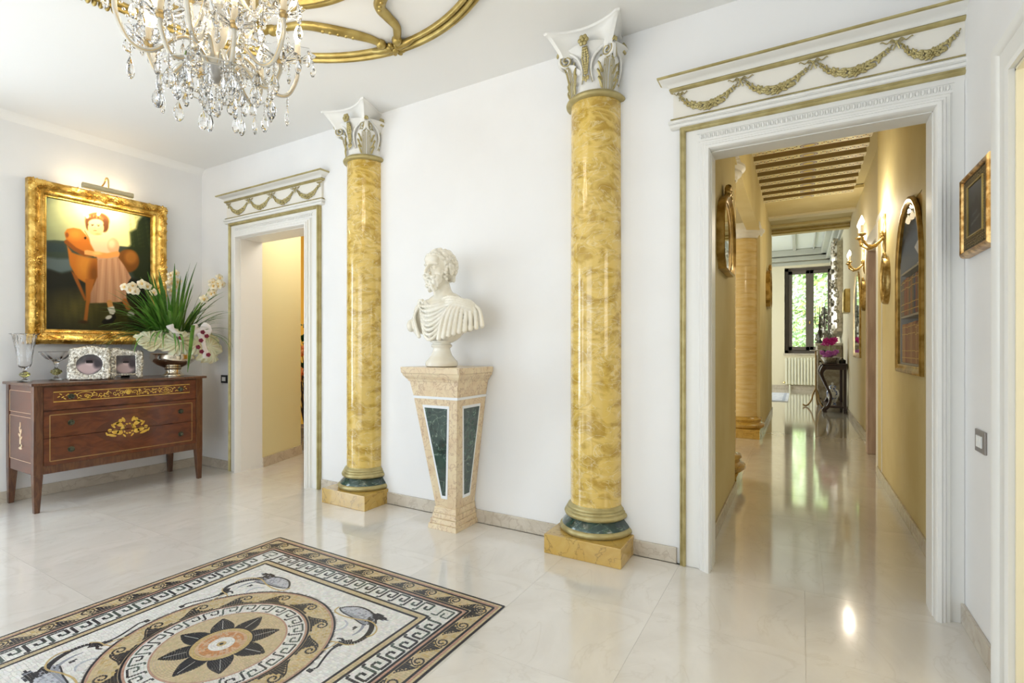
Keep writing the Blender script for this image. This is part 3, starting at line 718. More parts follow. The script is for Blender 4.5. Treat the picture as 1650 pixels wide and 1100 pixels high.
def bust_mesh():
    S = SDF((-.32, -.24, -.02), (.32, .20, .69), .0033)
    r = random.Random(4)
    # torso and cut-off arms
    S.ell((0, .02, .16), (.185, .105, .175), .02)
    S.cap((-.19, .02, .225), (.19, .02, .225), .062, k=.05)
    S.cap((-.06, .03, .27), (.06, .03, .27), .055, k=.04)
    S.ell((-.215, .02, .155), (.055, .065, .10), .03); S.ell((.205, .03, .165), (.055, .065, .10), .03)
    S.ell((0, -.05, .16), (.13, .06, .11), .03)
    S.cap((0, .03, .27), (-.008, .0, .385), .060, .055, k=.03)         # neck
    S.cap((-.02, -.035, .30), (-.03, -.03, .37), .018, k=.015); S.cap((.03, -.03, .29), (.035, -.0, .38), .014, k=.012)
    # cloak: sagging folds across the chest
    for i in range(8):
        t = i / 7; zl = .262 - .022 * t; zc = .235 - .20 * t; P = []
        for j in range(11):
            u = j / 10; x = -.155 + .27 * u + .01 * t; sag = (1 - (2 * u - 1) ** 2)
            z = zl - .012 * i * (1 - u) * .5 - (zl - zc) * sag ** .8; rad_ = -.085 - .045 * sag * (1 - .3 * t) + .02 * abs(x) * 4
            P.append((x, rad_ + .01, z))
        S.chain(P, [.004 + .008 * math.sin(PI * j / 10) for j in range(11)], .004)
    # neckline roll
    P = [(-.13, .0, .285), (-.11, -.05, .27), (-.06, -.085, .245), (0, -.10, .235), (.06, -.085, .25), (.10, -.04, .28), (.11, .02, .30)]
    S.chain([tuple(p) for p in catmull(P, 4)], .013, .008)
    S.chain([tuple(p + Vector((0, -.008, -.022))) for p in catmull(P, 4)], .010, .006)
    # broad band of cloth over the statue's left shoulder and pleats fanning from it
    top = Vector((.10, -.03, .295))
    for i in range(9):
        a = i / 8; end = Vector((.085 + .215 * a ** .9, -.130 + .175 * a ** 1.4, .018 + .085 * a)); sh = Vector((.16 + .07 * a, -.062 + .10 * a, .272 - .014 * a))
        P = catmull([sh, sh * .5 + end * .5 + Vector((.02 * a, -.03 * (1 - a), .02)), end], 5)
        S.chain([tuple(p) for p in P], [.007 + .010 * k / 10 for k in range(11)], .0035)
    for i in range(4):
        o_ = -.018 * i; P = catmull([(.05 + .01 * i, -.05 - .008 * i, .292 + o_), (.12 + .012 * i, -.055 - .006 * i, .298 + o_), (.19 + .014 * i, -.03, .278 + o_), (.235 + .008 * i, .02, .245 + o_)], 4)
        S.chain([tuple(p) for p in P], .010, .007)
    # knot and hanging folds of the right shoulder
    for k in range(6):
        a = 2 * PI * k / 6; S.ell((-.155 + .02 * math.cos(a), -.045, .268 + .02 * math.sin(a)), (.014,) * 3, .006)
    for i in range(7):
        a = i / 6; P = catmull([(-.165, -.04, .262), (-.19 - .06 * a, -.075 + .05 * a, .17), (-.12 - .14 * a, -.10 + .10 * a, .035 + .04 * a)], 5)
        S.chain([tuple(p) for p in P], [.006 + .006 * k / 10 for k in range(11)], .006)
    S.ell((-.262, -.035, .115), (.03, .03, .045), .01)
    # undercut the lower edge so the bust narrows to its socle
    S.ell((-.30, 0, -.10), (.19, .3, .155), .012, 'sub'); S.ell((.31, 0, -.09), (.20, .3, .150), .012, 'sub')
    S.ell((0, .24, .10), (.5, .13, .30), .02, 'sub')
    # head, turned towards its right shoulder
    a = math.radians(2); ca, sa = math.cos(a), math.sin(a); HC_ = np.array((-.012, -.014, .486))
    def h(x, y, z): x, y, z = x * 1.11, y * 1.11, z * 1.11; return (HC_[0] + ca * x - sa * y, HC_[1] + sa * x + ca * y, HC_[2] + z)
    Rm = [[ca, -sa, 0], [sa, ca, 0], [0, 0, 1]]
    E_ = lambda c, r_, k=.01, op='add': S.ell(h(*c), tuple(q_ * 1.11 for q_ in r_), k, op, Rm)
    E_((0, .015, .035), (.078, .098, .092), .02); E_((0, -.03, -.005), (.062, .068, .085), .02); E_((0, -.04, -.065), (.045, .05, .045), .02)
    for s_ in (-1, 1):
        E_((s_ * .046, -.052, -.022), (.022, .03, .028), .014)                                            # cheek
        E_((s_ * .030, -.098, .012), (.019, .018, .013), .008, 'sub')                                      # socket
        E_((s_ * .029, -.081, .010), (.0135, .012, .012), .003)                                            # eyeball
        S.cap(h(s_ * .014, -.094, .013), h(s_ * .044, -.080, .012), .0035, k=.003); S.cap(h(s_ * .014, -.092, .003), h(s_ * .042, -.080, .001), .003, k=.003)
        S.cap(h(s_ * .008, -.100, .030), h(s_ * .050, -.080, .030), .0085, .006, .008)                      # brow
        E_((s_ * .080, .012, -.002), (.012, .02, .030), .006); E_((s_ * .088, .006, -.002), (.006, .010, .016), .004, 'sub')
        S.cap(h(s_ * .002, -.104, -.038), h(s_ * .036, -.084, -.056), .010, .006, .006)                     # moustache
        E_((s_ * .010, -.108, -.024), (.009, .010, .008), .006)
    S.cap(h(0, -.098, .024), h(0, -.126, -.018), .0085, .0115, .006); S.cap(h(0, -.096, .034), h(0, -.100, .020), .010, .008, .008)
    S.cap(h(-.016, -.100, -.049), h(.016, -.100, -.049), .005, k=.004); S.cap(h(-.018, -.104, -.0445), h(.018, -.104, -.0445), .0022, k=.002, op='sub')
    E_((0, -.075, .062), (.05, .03, .03), .02)
    # beard curls
    for i in range(120):
        u = r.uniform(-1, 1); v = r.random(); ang = u * 1.45
        z = -.052 - .062 * v + .045 * abs(u) ** 2; rr_ = .064 * (1 - .25 * v)
        x = math.sin(ang) * rr_ * 1.02; y = -.040 - math.cos(ang) * rr_ * (.95 - .2 * v)
        if abs(x) < .02 and z > -.058: continue
        E_((x, y, z), (r.uniform(.008, .013),) * 3, .0018)
    for i in range(26): E_((r.uniform(-.028, .028), -.085 + r.uniform(-.012, .02), -.115 + r.uniform(-.018, .015)), (.010,) * 3, .004)
    # hair curls over the skull
    for i in range(430):
        v = Vector((r.gauss(0, 1), r.gauss(0, 1), r.gauss(0, 1))).normalized()
        if v.z < -.55: continue
        if v.y < -.35 and v.z < .52 - .0 * abs(v.x) and abs(v.x) < .86: continue
        E_((v.x * .082, .015 + v.y * .101, .035 + v.z * .096), (r.uniform(.009, .016),) * 3, .0018)
    for i in range(22):
        u = -1 + 2 * i / 21; E_((u * .062, -.082 + .04 * u * u + r.uniform(-.004, .004), .088 - .022 * u * u), (.013, .012, .012), .003)
    for s_ in (-1, 1):
        for k in range(9): E_((s_ * (.074 + r.uniform(-.004, .004)), -.028 + r.uniform(-.01, .012), .045 - .013 * k), (.010,) * 3, .003)
    for i in range(26): E_((r.uniform(-.055, .055), .066 + r.uniform(-.01, .01), -.02 - r.uniform(0, .035)), (.013,) * 3, .003)
    return S.mesh('bust', M_stat)
BXY = (-2.07, 2.655)
bust = thing('marble_bust', 'white marble bust of a bearded man in draped cloak, on the tapered pedestal', 'bust', (*BXY, 1.079))
MB().lathe([(.0, 0), (.098, 0), (.106, .004), (.108, .02), (.103, .036), (.088, .052), (.070, .075), (.060, .10), (.056, .118), (.058, .125), (.066, .13), (.070, .138), (.066, .147), (.058, .150), (.06, .158), (.075, .162), (.075, .172), (.0, .172)], seg=36).build('socle', M_stat, bust, smooth=50)
put('figure', bust_mesh(), bust, (.008, 0, .165), (0, 0, math.radians(-4)), (.98, 1, .965))
# ================= floor mosaic of small stone tesserae =================
MX, MY, HS = -2.035, 1.172, .840
mo = thing('floor_mosaic', 'square stone mosaic panel with star medallion, dolphins and key border set in floor', 'mosaic', (MX, MY, 0), math.radians(-.6))
MB().box(-HS, -HS, -.004, HS, HS, .0012).build('grout_bed', mat('grout', (.52, .50, .47), .7), mo)
rr = random.Random(2)
DK = (.028, .030, .040); GN = (.07, .10, .09); WH = (.78, .77, .74); TN = (.60, .49, .31); PK = (.50, .31, .24); OC = (.56, .42, .20); OR = (.56, .27, .12); GY = (.30, .32, .38); LG = (.50, .52, .58)
def var(c, a=.10):
    f = 1 + rr.uniform(-a, a); return tuple(min(1, x * f * (1 + rr.uniform(-.03, .03))) for x in c)
class TS:
    def __init__(s, z=.0026): s.q = MB(); s.q.col = WH; s.z = z
    def quad(s, P, c, dz=0):
        """one tessera: top face and four short sides"""
        z = s.z + dz + rr.uniform(-.00015, .00015); s.q.col = var(c)
        s.q.add([(x, y, z) for x, y in P] + [(x, y, 0) for x, y in P], [(0, 1, 2, 3), (0, 4, 5, 1), (1, 5, 6, 2), (2, 6, 7, 3), (3, 7, 4, 0)])
    def stroke(s, P, wd, c, ln=.011, gap=.0012, dz=.0004, closed=False):
        """a row of tesserae following a path; wd may be a list"""
        P = [Vector((p[0], p[1])) for p in P]; 
        if closed: P = P + [P[0]]
        L_ = [0]
        for i in range(len(P) - 1): L_.append(L_[-1] + (P[i + 1] - P[i]).length)
        n = max(1, int(round(L_[-1] / ln)))
        def at(d):
            d = min(max(d, 0), L_[-1] - 1e-7)
            for i in range(len(P) - 1):
                if L_[i + 1] > d:
                    u = (d - L_[i]) / max(L_[i + 1] - L_[i], 1e-9); return P[i].lerp(P[i + 1], u), (i + u) / (len(P) - 1)
            return P[-1], 1
        for k in range(n):
            a, ta = at(L_[-1] * k / n); b_, tb = at(L_[-1] * (k + 1) / n); d = b_ - a
            if d.length < 1e-6: continue
            d.normalize(); nn = Vector((-d.y, d.x))
            def W(t):
                if isinstance(wd, (list, tuple)): x = t * (len(wd) - 1); i = min(int(x), len(wd) - 2); return wd[i] + (wd[i + 1] - wd[i]) * (x - i)
                return wd
            wa, wb = W(ta) / 2, W(tb) / 2; a2 = a + d * gap / 2; b2 = b_ - d * gap / 2
            s.quad([a2 + nn * -wa, b2 + nn * -wb, b2 + nn * wb, a2 + nn * wa], c, dz)
    def done(s, name): return stuff(s.q.build(name, M_attrm, mo))
def inside(p, poly):
    x, y = p; r_ = False; n = len(poly); j = n - 1
    for i in range(n):
        xi, yi = poly[i][0], poly[i][1]; xj, yj = poly[j][0], poly[j][1]
        if (yi > y) != (yj > y) and x < (xj - xi) * (y - yi) / (yj - yi) + xi: r_ = not r_
        j = i
    return r_
def side_pts(k, u, v):
    """u along side, v outward distance from centre; k = 0..3 sides"""
    c_, s_ = [(1, 0), (0, 1), (-1, 0), (0, -1)][k]
    return (u * c_ - v * s_, u * s_ + v * c_)
def ring_line(T, v, wd, c, ln=.0115):
    for k in range(4): T.stroke([side_pts(k, -v, v), side_pts(k, v, v)], wd, c, ln)
# outer and inner ruled lines
T = TS()
for v, c in ((.834, DK), (.8225, TN), (.811, PK), (.7995, DK)): ring_line(T, v, .0100, c)
T.done('outer_ruled_lines')
T = TS()
for v, c in ((.716, DK), (.7045, PK), (.693, DK)): ring_line(T, v, .0100, c)
T.done('middle_ruled_lines')
T = TS()
for v, c in ((.587, DK), (.5755, TN), (.564, TN), (.5525, DK)): ring_line(T, v, .0100, c)
T.done('inner_ruled_lines')
# running-dog wave band
def spiral(cx, cy, r0, a0, turns, n=26, s=1):
    return [(cx + r0 * (1 - .80 * i / n) * math.cos(a0 + s * 2 * PI * turns * i / n), cy + r0 * (1 - .80 * i / n) * math.sin(a0 + s * 2 * PI * turns * i / n)) for i in range(n + 1)]
T = TS(); v0, v1 = .722, .794; nw = 11; L = 2 * .79
for k in range(4):
    n_ = 130
    for i in range(n_):
        for j in range(6):
            u0 = -.79 + L * i / n_; vv0 = v0 + (v1 - v0) * j / 6
            if abs(u0 + .006) > vv0 + .006: continue
            T.quad([side_pts(k, u0 + .0005 + rr.uniform(0, .001), vv0 + .0006), side_pts(k, u0 + .0115, vv0 + .0006), side_pts(k, u0 + .0115, vv0 + .0114), side_pts(k, u0 + .0005, vv0 + .0114)], TN if rr.random() < .8 else OC)
T.done('wave_band_ground')
T = TS()
for k in range(4):
    for i in range(nw):
        s_ = L / nw; u = -.79 + s_ * (i + .5); m = -1 if k in (0, 2) else 1
        f = lambda a, b_: side_pts(k, u + m * a, v0 + b_)
        # curl
        cu, cv, r_ = -.030, .042, .027
        sp = [(cu + r_ * (1 - .72 * t) * math.cos(.2 + 2 * PI * 1.25 * t), cv + r_ * (1 - .72 * t) * math.sin(.2 + 2 * PI * 1.25 * t)) for t in arc(26, 0, 1)]
        T.stroke([f(*p) for p in sp], .0075, DK, .0085)
        body = [(-.062, .002), (.070, .002), (.050, .014), (.032, .032), (.014, .052), (-.002, .066), (.002, .04), (-.006, .018), (-.03, .008)]
        for a in range(13):
            for b_ in range(7):
                x = -.072 + a * .0108; y = .003 + b_ * .0092
                if inside((x + .005, y + .0046), body): T.quad([f(x + .0005, y), f(x + .0103, y), f(x + .0103, y + .0086), f(x + .0005, y + .0086)], DK, .0004)
        T.stroke([f(*p) for p in [(-.005, .064), (.014, .054), (.036, .034), (.052, .018), (.070, .008)]], .006, DK, .009)
        T.stroke([f(*p) for p in [(-.002, .050), (-.006, .034), (-.018, .018), (-.040, .008)]], .005, DK, .008)
T.done('running_wave_pattern')
# greek key band
T = TS(); kv0, kv1 = .5935, .6865
for k in range(4):
    n_ = 126
    for i in range(n_):
        for j in range(8):
            u0 = -.688 + 1.376 * i / n_; vv = kv0 + (kv1 - kv0) * j / 8
            if abs(u0 + .005) > vv + .006: continue
            T.quad([side_pts(k, u0 + .0005, vv + .0006), side_pts(k, u0 + .0104, vv + .0006), side_pts(k, u0 + .0104, vv + .0110), side_pts(k, u0 + .0005, vv + .0110)], WH)
T.done('key_band_ground')
T = TS()
def key_unit(f, S, c, wd, ln, flip=1):
    """meander unit in a cell of length 1, height 1"""
    P = [(0, 0), (.0, .82), (.62, .82), (.62, .30), (.34, .30), (.34, .56)]
    T.stroke([f(*p) for p in P[:2]], wd, c, ln); 
    for a, b_ in zip(P[1:], P[2:]): T.stroke([f(*a), f(*b_)], wd, c, ln)
    P = [(.0, .0), (-.0, .0)]
nk = 15; s_ = 1.14 / nk; hh = .084; vb = .598
for k in range(4):
    for i in range(nk):
        u = -.57 + s_ * i; m = 1
        f = lambda a, b_: side_pts(k, u + a * s_, vb + b_ * hh)
        segs = [[(.04, .04), (.04, .93)], [(.04, .93), (.78, .93)], [(.78, .93), (.78, .36)], [(.78, .36), (.42, .36)], [(.42, .36), (.42, .64)], [(.04, .04), (-.20, .04)]] if i % 1 == 0 else []
        for a, b_ in segs: T.stroke([f(*a), f(*b_)], .0118, GN if rr.random() < .5 else DK, .012)
    # corner device
    g_ = lambda a, b_: side_pts(k, .6 + a, .6 + b_)
    for a, b_ in [((.012, .012), (.012, .070)), ((.012, .070), (.070, .070)), ((.070, .070), (.070, .012)), ((.070, .012), (.034, .012)), ((.034, .012), (.034, .045)), ((-.02, .012), (.012, .012))]:
        T.stroke([g_(*a), g_(*b_)], .0088, GN, .011)
T.done('greek_key_pattern')
# white field of irregular pieces between frame and medallion
RM = .437
T = TS(); n_ = 96; P = {}
for i in range(n_ + 1):
    for j in range(n_ + 1):
        x = -.5465 + 1.093 * i / n_; y = -.5465 + 1.093 * j / n_; e = 0 if i in (0, n_) or j in (0, n_) else .0036
        P[i, j] = (x + rr.uniform(-e, e), y + rr.uniform(-e, e))
for i in range(n_):
    for j in range(n_):
        Q = [P[i, j], P[i + 1, j], P[i + 1, j + 1], P[i, j + 1]]; cx = sum(p[0] for p in Q) / 4; cy = sum(p[1] for p in Q) / 4
        if math.hypot(cx, cy) < RM + .004: continue
        T.quad([(cx + (p[0] - cx) * .91, cy + (p[1] - cy) * .91) for p in Q], WH)
T.done('white_field')
# medallion: concentric rings
T = TS()
def ring(r0, r1, rows, c, ln=.0115, pick=None):
    for j in range(rows):
        ra = r0 + (r1 - r0) * j / rows; rb = r0 + (r1 - r0) * (j + 1) / rows; n = max(6, int(2 * PI * (ra + rb) / 2 / ln)); off = rr.random()
        for i in range(n):
            a0 = 2 * PI * (i + off) / n; a1 = 2 * PI * (i + 1 + off) / n; e = .06 * (a1 - a0)
            cc_ = pick((ra + rb) / 2, (a0 + a1) / 2) if pick else c
            if cc_ is None: continue
            T.quad([(ra + .0005) * Vector((math.cos(a0 + e), math.sin(a0 + e))), (rb - .0005) * Vector((math.cos(a0 + e), math.sin(a0 + e))), (rb - .0005) * Vector((math.cos(a1 - e), math.sin(a1 - e))), (ra + .0005) * Vector((math.cos(a1 - e), math.sin(a1 - e)))][::-1], cc_)
ring(.428, .437, 1, DK); ring(.4195, .428, 1, PK)
ring(.331, .4195, 8, TN, pick=lambda r_, a: TN if rr.random() < .75 else OC)
ring(.322, .331, 1, DK); ring(.3135, .322, 1, PK); ring(.2445, .3135, 7, WH); ring(.237, .2445, 1, PK, .009)
A0 = math.radians(14)
def star(r_, a):
    q_ = ((a - A0) / (PI / 4)) % 1; q_ = q_ - 1 if q_ > .5 else q_; ang = q_ * PI / 4; x = r_ * math.cos(ang); y = abs(r_ * math.sin(ang))
    t = (x - .07) / (.212 - .07)
    if 0 < t < 1:
        hw = .040 * (math.sin(PI * (.18 + .82 * t)) ** .9) * (1.15 - .25 * t)
        if y < hw: return DK
    if r_ < .125 and y < .05: return DK if abs(q_) < .42 else TN
    return TN if rr.random() < .7 else (.62, .50, .34)
ring(.111, .237, 15, TN, .0085, pick=star)
ring(.092, .111, 2, OC, .009); ring(.082, .092, 1, (.62, .42, .28), .009); ring(.048, .082, 3, OR, .010, pick=lambda r_, a: OR if rr.random() < .6 else (.62, .42, .28)); ring(.018, .048, 3, WH, .009); ring(.008, .018, 1, OC, .008); ring(.0, .008, 1, DK, .012)
T.done('medallion_ground')
T = TS()
for i in range(8):
    a = A0 + PI / 4 * i; c_, s_ = math.cos(a), math.sin(a); f = lambda x, y: (x * c_ - y * s_, x * s_ + y * c_)
    for sg in (-1, 1):
        P_ = [f(.075 + .137 * t, sg * .040 * (math.sin(PI * (.18 + .82 * t)) ** .9) * (1.15 - .25 * t)) for t in arc(14, .2, 1)]
        T.stroke(P_, .006, DK, .010)
    T.stroke([f(.12, 0), f(.195, 0)], .0022, (.55, .55, .52), .014, dz=.0006)
T.done('star_petals')
T = TS(); nkk = 24
for i in range(nkk):
    a0 = 2 * PI * i / nkk; da = 2 * PI / nkk; f = lambda u, v: ((.249 + v * .060) * math.cos(a0 - u * da), (.249 + v * .060) * math.sin(a0 - u * da))
    for a, b_ in ([(.04, .04), (.04, .93)], [(.04, .93), (.78, .93)], [(.78, .93), (.78, .36)], [(.78, .36), (.42, .36)], [(.42, .36), (.42, .64)], [(.04, .04), (-.20, .04)]):
        T.stroke([f(*a), f(*b_)], .0078, GN if rr.random() < .5 else DK, .0095)
T.done('round_key_pattern')
T = TS(); nr = 13
for i in range(nr):
    a0 = 2 * PI * i / nr; f = lambda x, y: ((.331 + y) * math.cos(a0 + x / .37), (.331 + y) * math.sin(a0 + x / .37))
    sp = [(-.026 + .026 * (1 - .72 * t) * math.cos(.2 + 2 * PI * 1.25 * t), .048 + .026 * (1 - .72 * t) * math.sin(.2 + 2 * PI * 1.25 * t)) for t in arc(26, 0, 1)]
    T.stroke([f(*p) for p in sp], .0075, DK, .0085)
    body = [(-.085, .002), (.085, .002), (.060, .012), (.036, .032), (.014, .056), (-.004, .070), (-.004, .044), (-.014, .020), (-.04, .010)]
    for a in range(16):
        for b_ in range(8):
            x = -.085 + a * .0108; y = .002 + b_ * .0092
            if inside((x + .005, y + .0046), body): T.quad([f(x + .0005, y), f(x + .0103, y), f(x + .0103, y + .0086), f(x + .0005, y + .0086)], DK, .0004)
    T.stroke([f(*p) for p in [(-.005, .070), (.014, .060), (.036, .038), (.056, .018), (.085, .006)]], .006, DK, .009)
    T.stroke([f(*p) for p in [(-.002, .052), (-.006, .036), (-.02, .018), (-.046, .008)]], .005, OC, .008)
T.done('round_wave_pattern')
# dolphins in the corners: head towards the middle of the side, body looping down to the tail and a long tendril
def dolphin(sx, sy):
    T = TS(.003)
    f = lambda x, y: (x * sx, y * sy)
    def fill(poly, pick, dz=0, s_=.0088):
        xs = [p[0] for p in poly]; ys = [p[1] for p in poly]; a = min(xs)
        while a < max(xs):
            b_ = min(ys)
            while b_ < max(ys):
                if inside((a + s_ / 2, b_ + s_ / 2), poly):
                    Q = [f(a + .0005, b_), f(a + s_ - .0005, b_), f(a + s_ - .0005, b_ + s_ - .0008), f(a + .0005, b_ + s_ - .0008)]
                    T.quad(Q if sx * sy > 0 else Q[::-1], pick(a, b_), dz)
                b_ += s_
            a += s_
    cv = lambda P_, n=6: [(p.x, p.y) for p in catmull([(a, b_, 0) for a, b_ in P_], n)]
    st = lambda P_, wd, c, dz=.0004, ln=.0095: T.stroke([f(*p) for p in cv(P_)], wd, c, ln, dz=dz)
    out = cv([(.188, .434), (.208, .458), (.250, .484), (.30, .490), (.352, .480), (.400, .452), (.430, .424)])
    inn = cv([(.188, .434), (.222, .418), (.26, .412), (.30, .408), (.345, .398), (.38, .392), (.402, .395)])
    fill(out + inn[::-1], lambda x, y: (LG if y > .425 and rr.random() < .75 else GY) if x < .36 else (GY if rr.random() < .6 else DK))
    T.stroke([f(*p) for p in out], .0085, DK, .0095); T.stroke([f(*p) for p in inn], .0055, DK, .0095)
    fill([(.345, .482), (.40, .492), (.462, .474), (.43, .455), (.385, .448)], lambda x, y: DK if rr.random() < .8 else GY, .0003)   # back fin
    st([(.375, .430), (.420, .410), (.452, .370), (.466, .325), (.462, .285), (.44, .262), (.415, .245)], [.012, .022, .024, .022, .018, .016, .010], DK, ln=.011)
    st([(.36, .41), (.395, .385), (.412, .345), (.41, .31)], [.010, .014, .010, .004], GY)
    st([(.440, .285), (.415, .262), (.395, .272), (.372, .262)], [.016, .014, .010, .005], DK)
    fill([(.395, .262), (.44, .262), (.425, .228), (.404, .205), (.408, .235)], lambda x, y: DK)
    fill([(.368, .372), (.386, .362), (.380, .340), (.366, .352)], lambda x, y: DK)                                     # belly fin
    st([(.178, .44), (.19, .405), (.25, .395), (.32, .405), (.40, .425), (.46, .40), (.482, .36), (.47, .33)], .0065, OC, .0009)
    st([(.29, .375), (.325, .36), (.335, .325), (.318, .295)], [.004, .010, .010, .004], LG)
    st([(.365, .235), (.40, .245), (.44, .25), (.468, .27)], .0050, OC, .0009)
    st([(.418, .240), (.416, .205), (.428, .168), (.448, .125), (.462, .095), (.452, .074)], [.012, .010, .009, .008, .008, .007], DK)
    st([(.395, .25), (.398, .20), (.378, .160)], .0060, OC)
    fill([(.440, .078), (.462, .078), (.462, .062), (.440, .062)], lambda x, y: DK)
    T.done('dolphin')
for sx in (1, -1):
    for sy in (1, -1): dolphin(sx, sy)
# ================= chest of drawers =================
M_wal = mat('walnut_veneer', (.090, .022, .008), .24, col2=(.135, .036, .012), scale=4, aniso=(1, 2, 5), dist=1.0, coat=.35)
M_wal2 = mat('crossbanded_veneer', (.075, .026, .012), .28, col2=(.13, .052, .022), scale=9, aniso=(1, 6, 1), dist=1, coat=.4)
M_dkw = mat('dark_mahogany', (.085, .024, .010), .25, col2=(.15, .05, .02), scale=5, coat=.3)
M_inl = mat('boxwood_inlay', (.58, .34, .04), .25, col2=(.70, .46, .08), scale=30, coat=.3)
M_str = mat('dull_boxwood_stringing', (.30, .17, .05), .3)
M_knob = mat('oxidised_brass', (.04, .045, .03), .4, metal=.7, col2=(.12, .12, .08), scale=60)
CX0, CX1, CY0, CY1, CZ0, CZ1 = -5.345, -4.80, 1.41, 2.585, .275, .925
ch = thing('chest_of_drawers', 'inlaid walnut chest of drawers on tapered legs under the large portrait', 'chest of drawers', (0, 0, 0))
ox, oy = (CX0 + CX1) / 2, (CY0 + CY1) / 2; ch.location = (ox, oy, 0)
hx, hy = (CX1 - CX0) / 2, (CY1 - CY0) / 2
q = MB(); q.box(-hx, -hy + .004, CZ0, hx - .02, hy - .004, CZ1); q.build('body', M_wal, ch, bev=.002)
for sx in (-1, 1):
    for sy in (-1, 1):
        x, y = sx * (hx - .025), sy * (hy - .025); q = MB()
        q.frust(0, (x - .016 + sx * .006, y - .016 + sy * .006, x + .016 + sx * .006, y + .016 + sy * .006), CZ0, (x - .027, y - .027, x + .027, y + .027))
        q.box(x - .027, y - .027, CZ0, x + .027, y + .027, CZ1); q.build('leg', M_wal2, ch, bev=.002)
MB().box(-hx, -hy - .025, CZ1, hx + .035, hy + .025, .945).build('top', M_wal2, ch, bev=.005)
q = MB(); q.box(hx - .024, -hy + .05, CZ0, hx - .006, hy - .05, CZ0 + .06); q.build('lower_rail', M_wal2, ch)
def wp(q, poly, x, th=.0012):  # polygon in (y, z) on the front plane x
    n = len(poly); a = sum(poly[i][0] * poly[(i + 1) % n][1] - poly[(i + 1) % n][0] * poly[i][1] for i in range(n))
    if a < 0: poly = poly[::-1]
    v = [(x, y, z) for y, z in poly] + [(x + th, y, z) for y, z in poly]
    q.add(v, [tuple(range(n - 1, -1, -1)), tuple(range(n, 2 * n))] + [(i, (i + 1) % n, n + (i + 1) % n, n + i) for i in range(n)])
def inlay_line(q, P, wd, x, closed=False):
    q.tube([(x, a, b_) for a, b_ in P], wd, 4, closed=closed, flat=.25, up=(1, 0, 0))
YR = hy - .055
dr = []
for k, (z0, z1) in enumerate(((.335, .535), (.54, .735), (.742, .912))):
    d = MB(); d.box(hx - .022, -YR, z0, hx, YR, z1); d = d.build('drawer', M_wal, ch, bev=.0015); dr.append(d)
    zk = (z0 + z1) / 2 if k < 2 else .835
    for y in (-YR + .16, YR - .13):
        q = MB(); T = Matrix.Rotation(PI / 2, 4, 'Y'); q.T = Matrix.Translation((hx, y, zk)) @ T
        q.lathe([(0, .004), (.021, .003), (.022, 0), (.022, 0)], seg=16); q.lathe([(.006, .0), (.006, .012), (.012, .018), (.013, .024), (.009, .030), (0, .031)], seg=14); q.build('knob', M_knob, d, smooth=40)
xf = hx + .0004
q = MB(); e = .035    # stringing: outer lines of the two lower drawers read as one panel
for s in (-1, 1): inlay_line(q, [(s * (YR - e), .365), (s * (YR - e), .535)], .0032, xf)
inlay_line(q, [(-YR + e, .365), (YR - e, .365)], .0032, xf); q.build('inlay_stringing', M_str, dr[0])
q = MB()
for s in (-1, 1): inlay_line(q, [(s * (YR - e), .540), (s * (YR - e), .705)], .0032, xf)
inlay_line(q, [(-YR + e, .705), (YR - e, .705)], .0032, xf); q.build('inlay_stringing', M_str, dr[1])
# dark oval shade and gilt-coloured trophy inlay spanning the two lower drawers
for z0, z1, d in ((.40, .535, dr[0]), (.540, .68, dr[1])):
    q = MB(); P = [(.22 * math.cos(a), .54 + .095 * math.sin(a)) for a in arc(60, 0, 2 * PI)][:-1]
    P = [(y, min(max(z, z0), z1)) for y, z in P]; wp(q, P, xf - .0008, .0012); q.build('dark_oval_inlay', M_dkw, d)
def blob(cx, cy, rx, ry, a=0, n=12): return [(cx + rx * math.cos(t) * math.cos(a) - ry * math.sin(t) * math.sin(a), cy + rx * math.cos(t) * math.sin(a) + ry * math.sin(t) * math.cos(a)) for t in arc(n + 1, 0, 2 * PI)[:-1]]
for half_, d in ((0, dr[0]), (1, dr[1])):
    q = MB(); zc = .537; 
    items = []
    for s in (-1, 1):
        items += [(s * .062, .045, .026, .016, s * .5), (s * .055, .075, .015, .014, 0), (s * .086, .055, .028, .009, s * -.3), (s * .034, .080, .010, .022, s * -.4), (s * .105, .036, .022, .008, s * .9)]
        items += [(s * .090, -.012, .026, .018, s * .3), (s * .128, .004, .014, .014, 0), (s * .115, -.036, .034, .010, s * .35), (s * .148, -.022, .016, .006, s * 1.2), (s * .060, -.022, .022, .018, 0), (s * .040, .015, .012, .026, s * .5), (s * .028, -.050, .016, .006, s * .9)]
    for cy_, cz_, rx, ry, a in items:
        P = blob(cy_, zc + cz_, rx, ry, a); zl, zh = (.36, .5345) if half_ == 0 else (.5405, .70)
        if max(p[1] for p in P) < zl or min(p[1] for p in P) > zh: continue
        wp(q, [(y, min(max(z, zl), zh)) for y, z in P], xf + .0004, .001)
    for k in range(10):
        a = 2 * PI * k / 10; cy_, cz_ = .033 * math.cos(a), .005 + .040 * math.sin(a); P = blob(cy_, zc + cz_, .009, .006, a + 1.2)
        zl, zh = (.36, .5345) if half_ == 0 else (.5405, .70)
        if max(p[1] for p in P) < zl or min(p[1] for p in P) > zh: continue
        wp(q, [(y, min(max(z, zl), zh)) for y, z in P], xf + .0004, .001)
    q.build('trophy_inlay', M_inl, d)
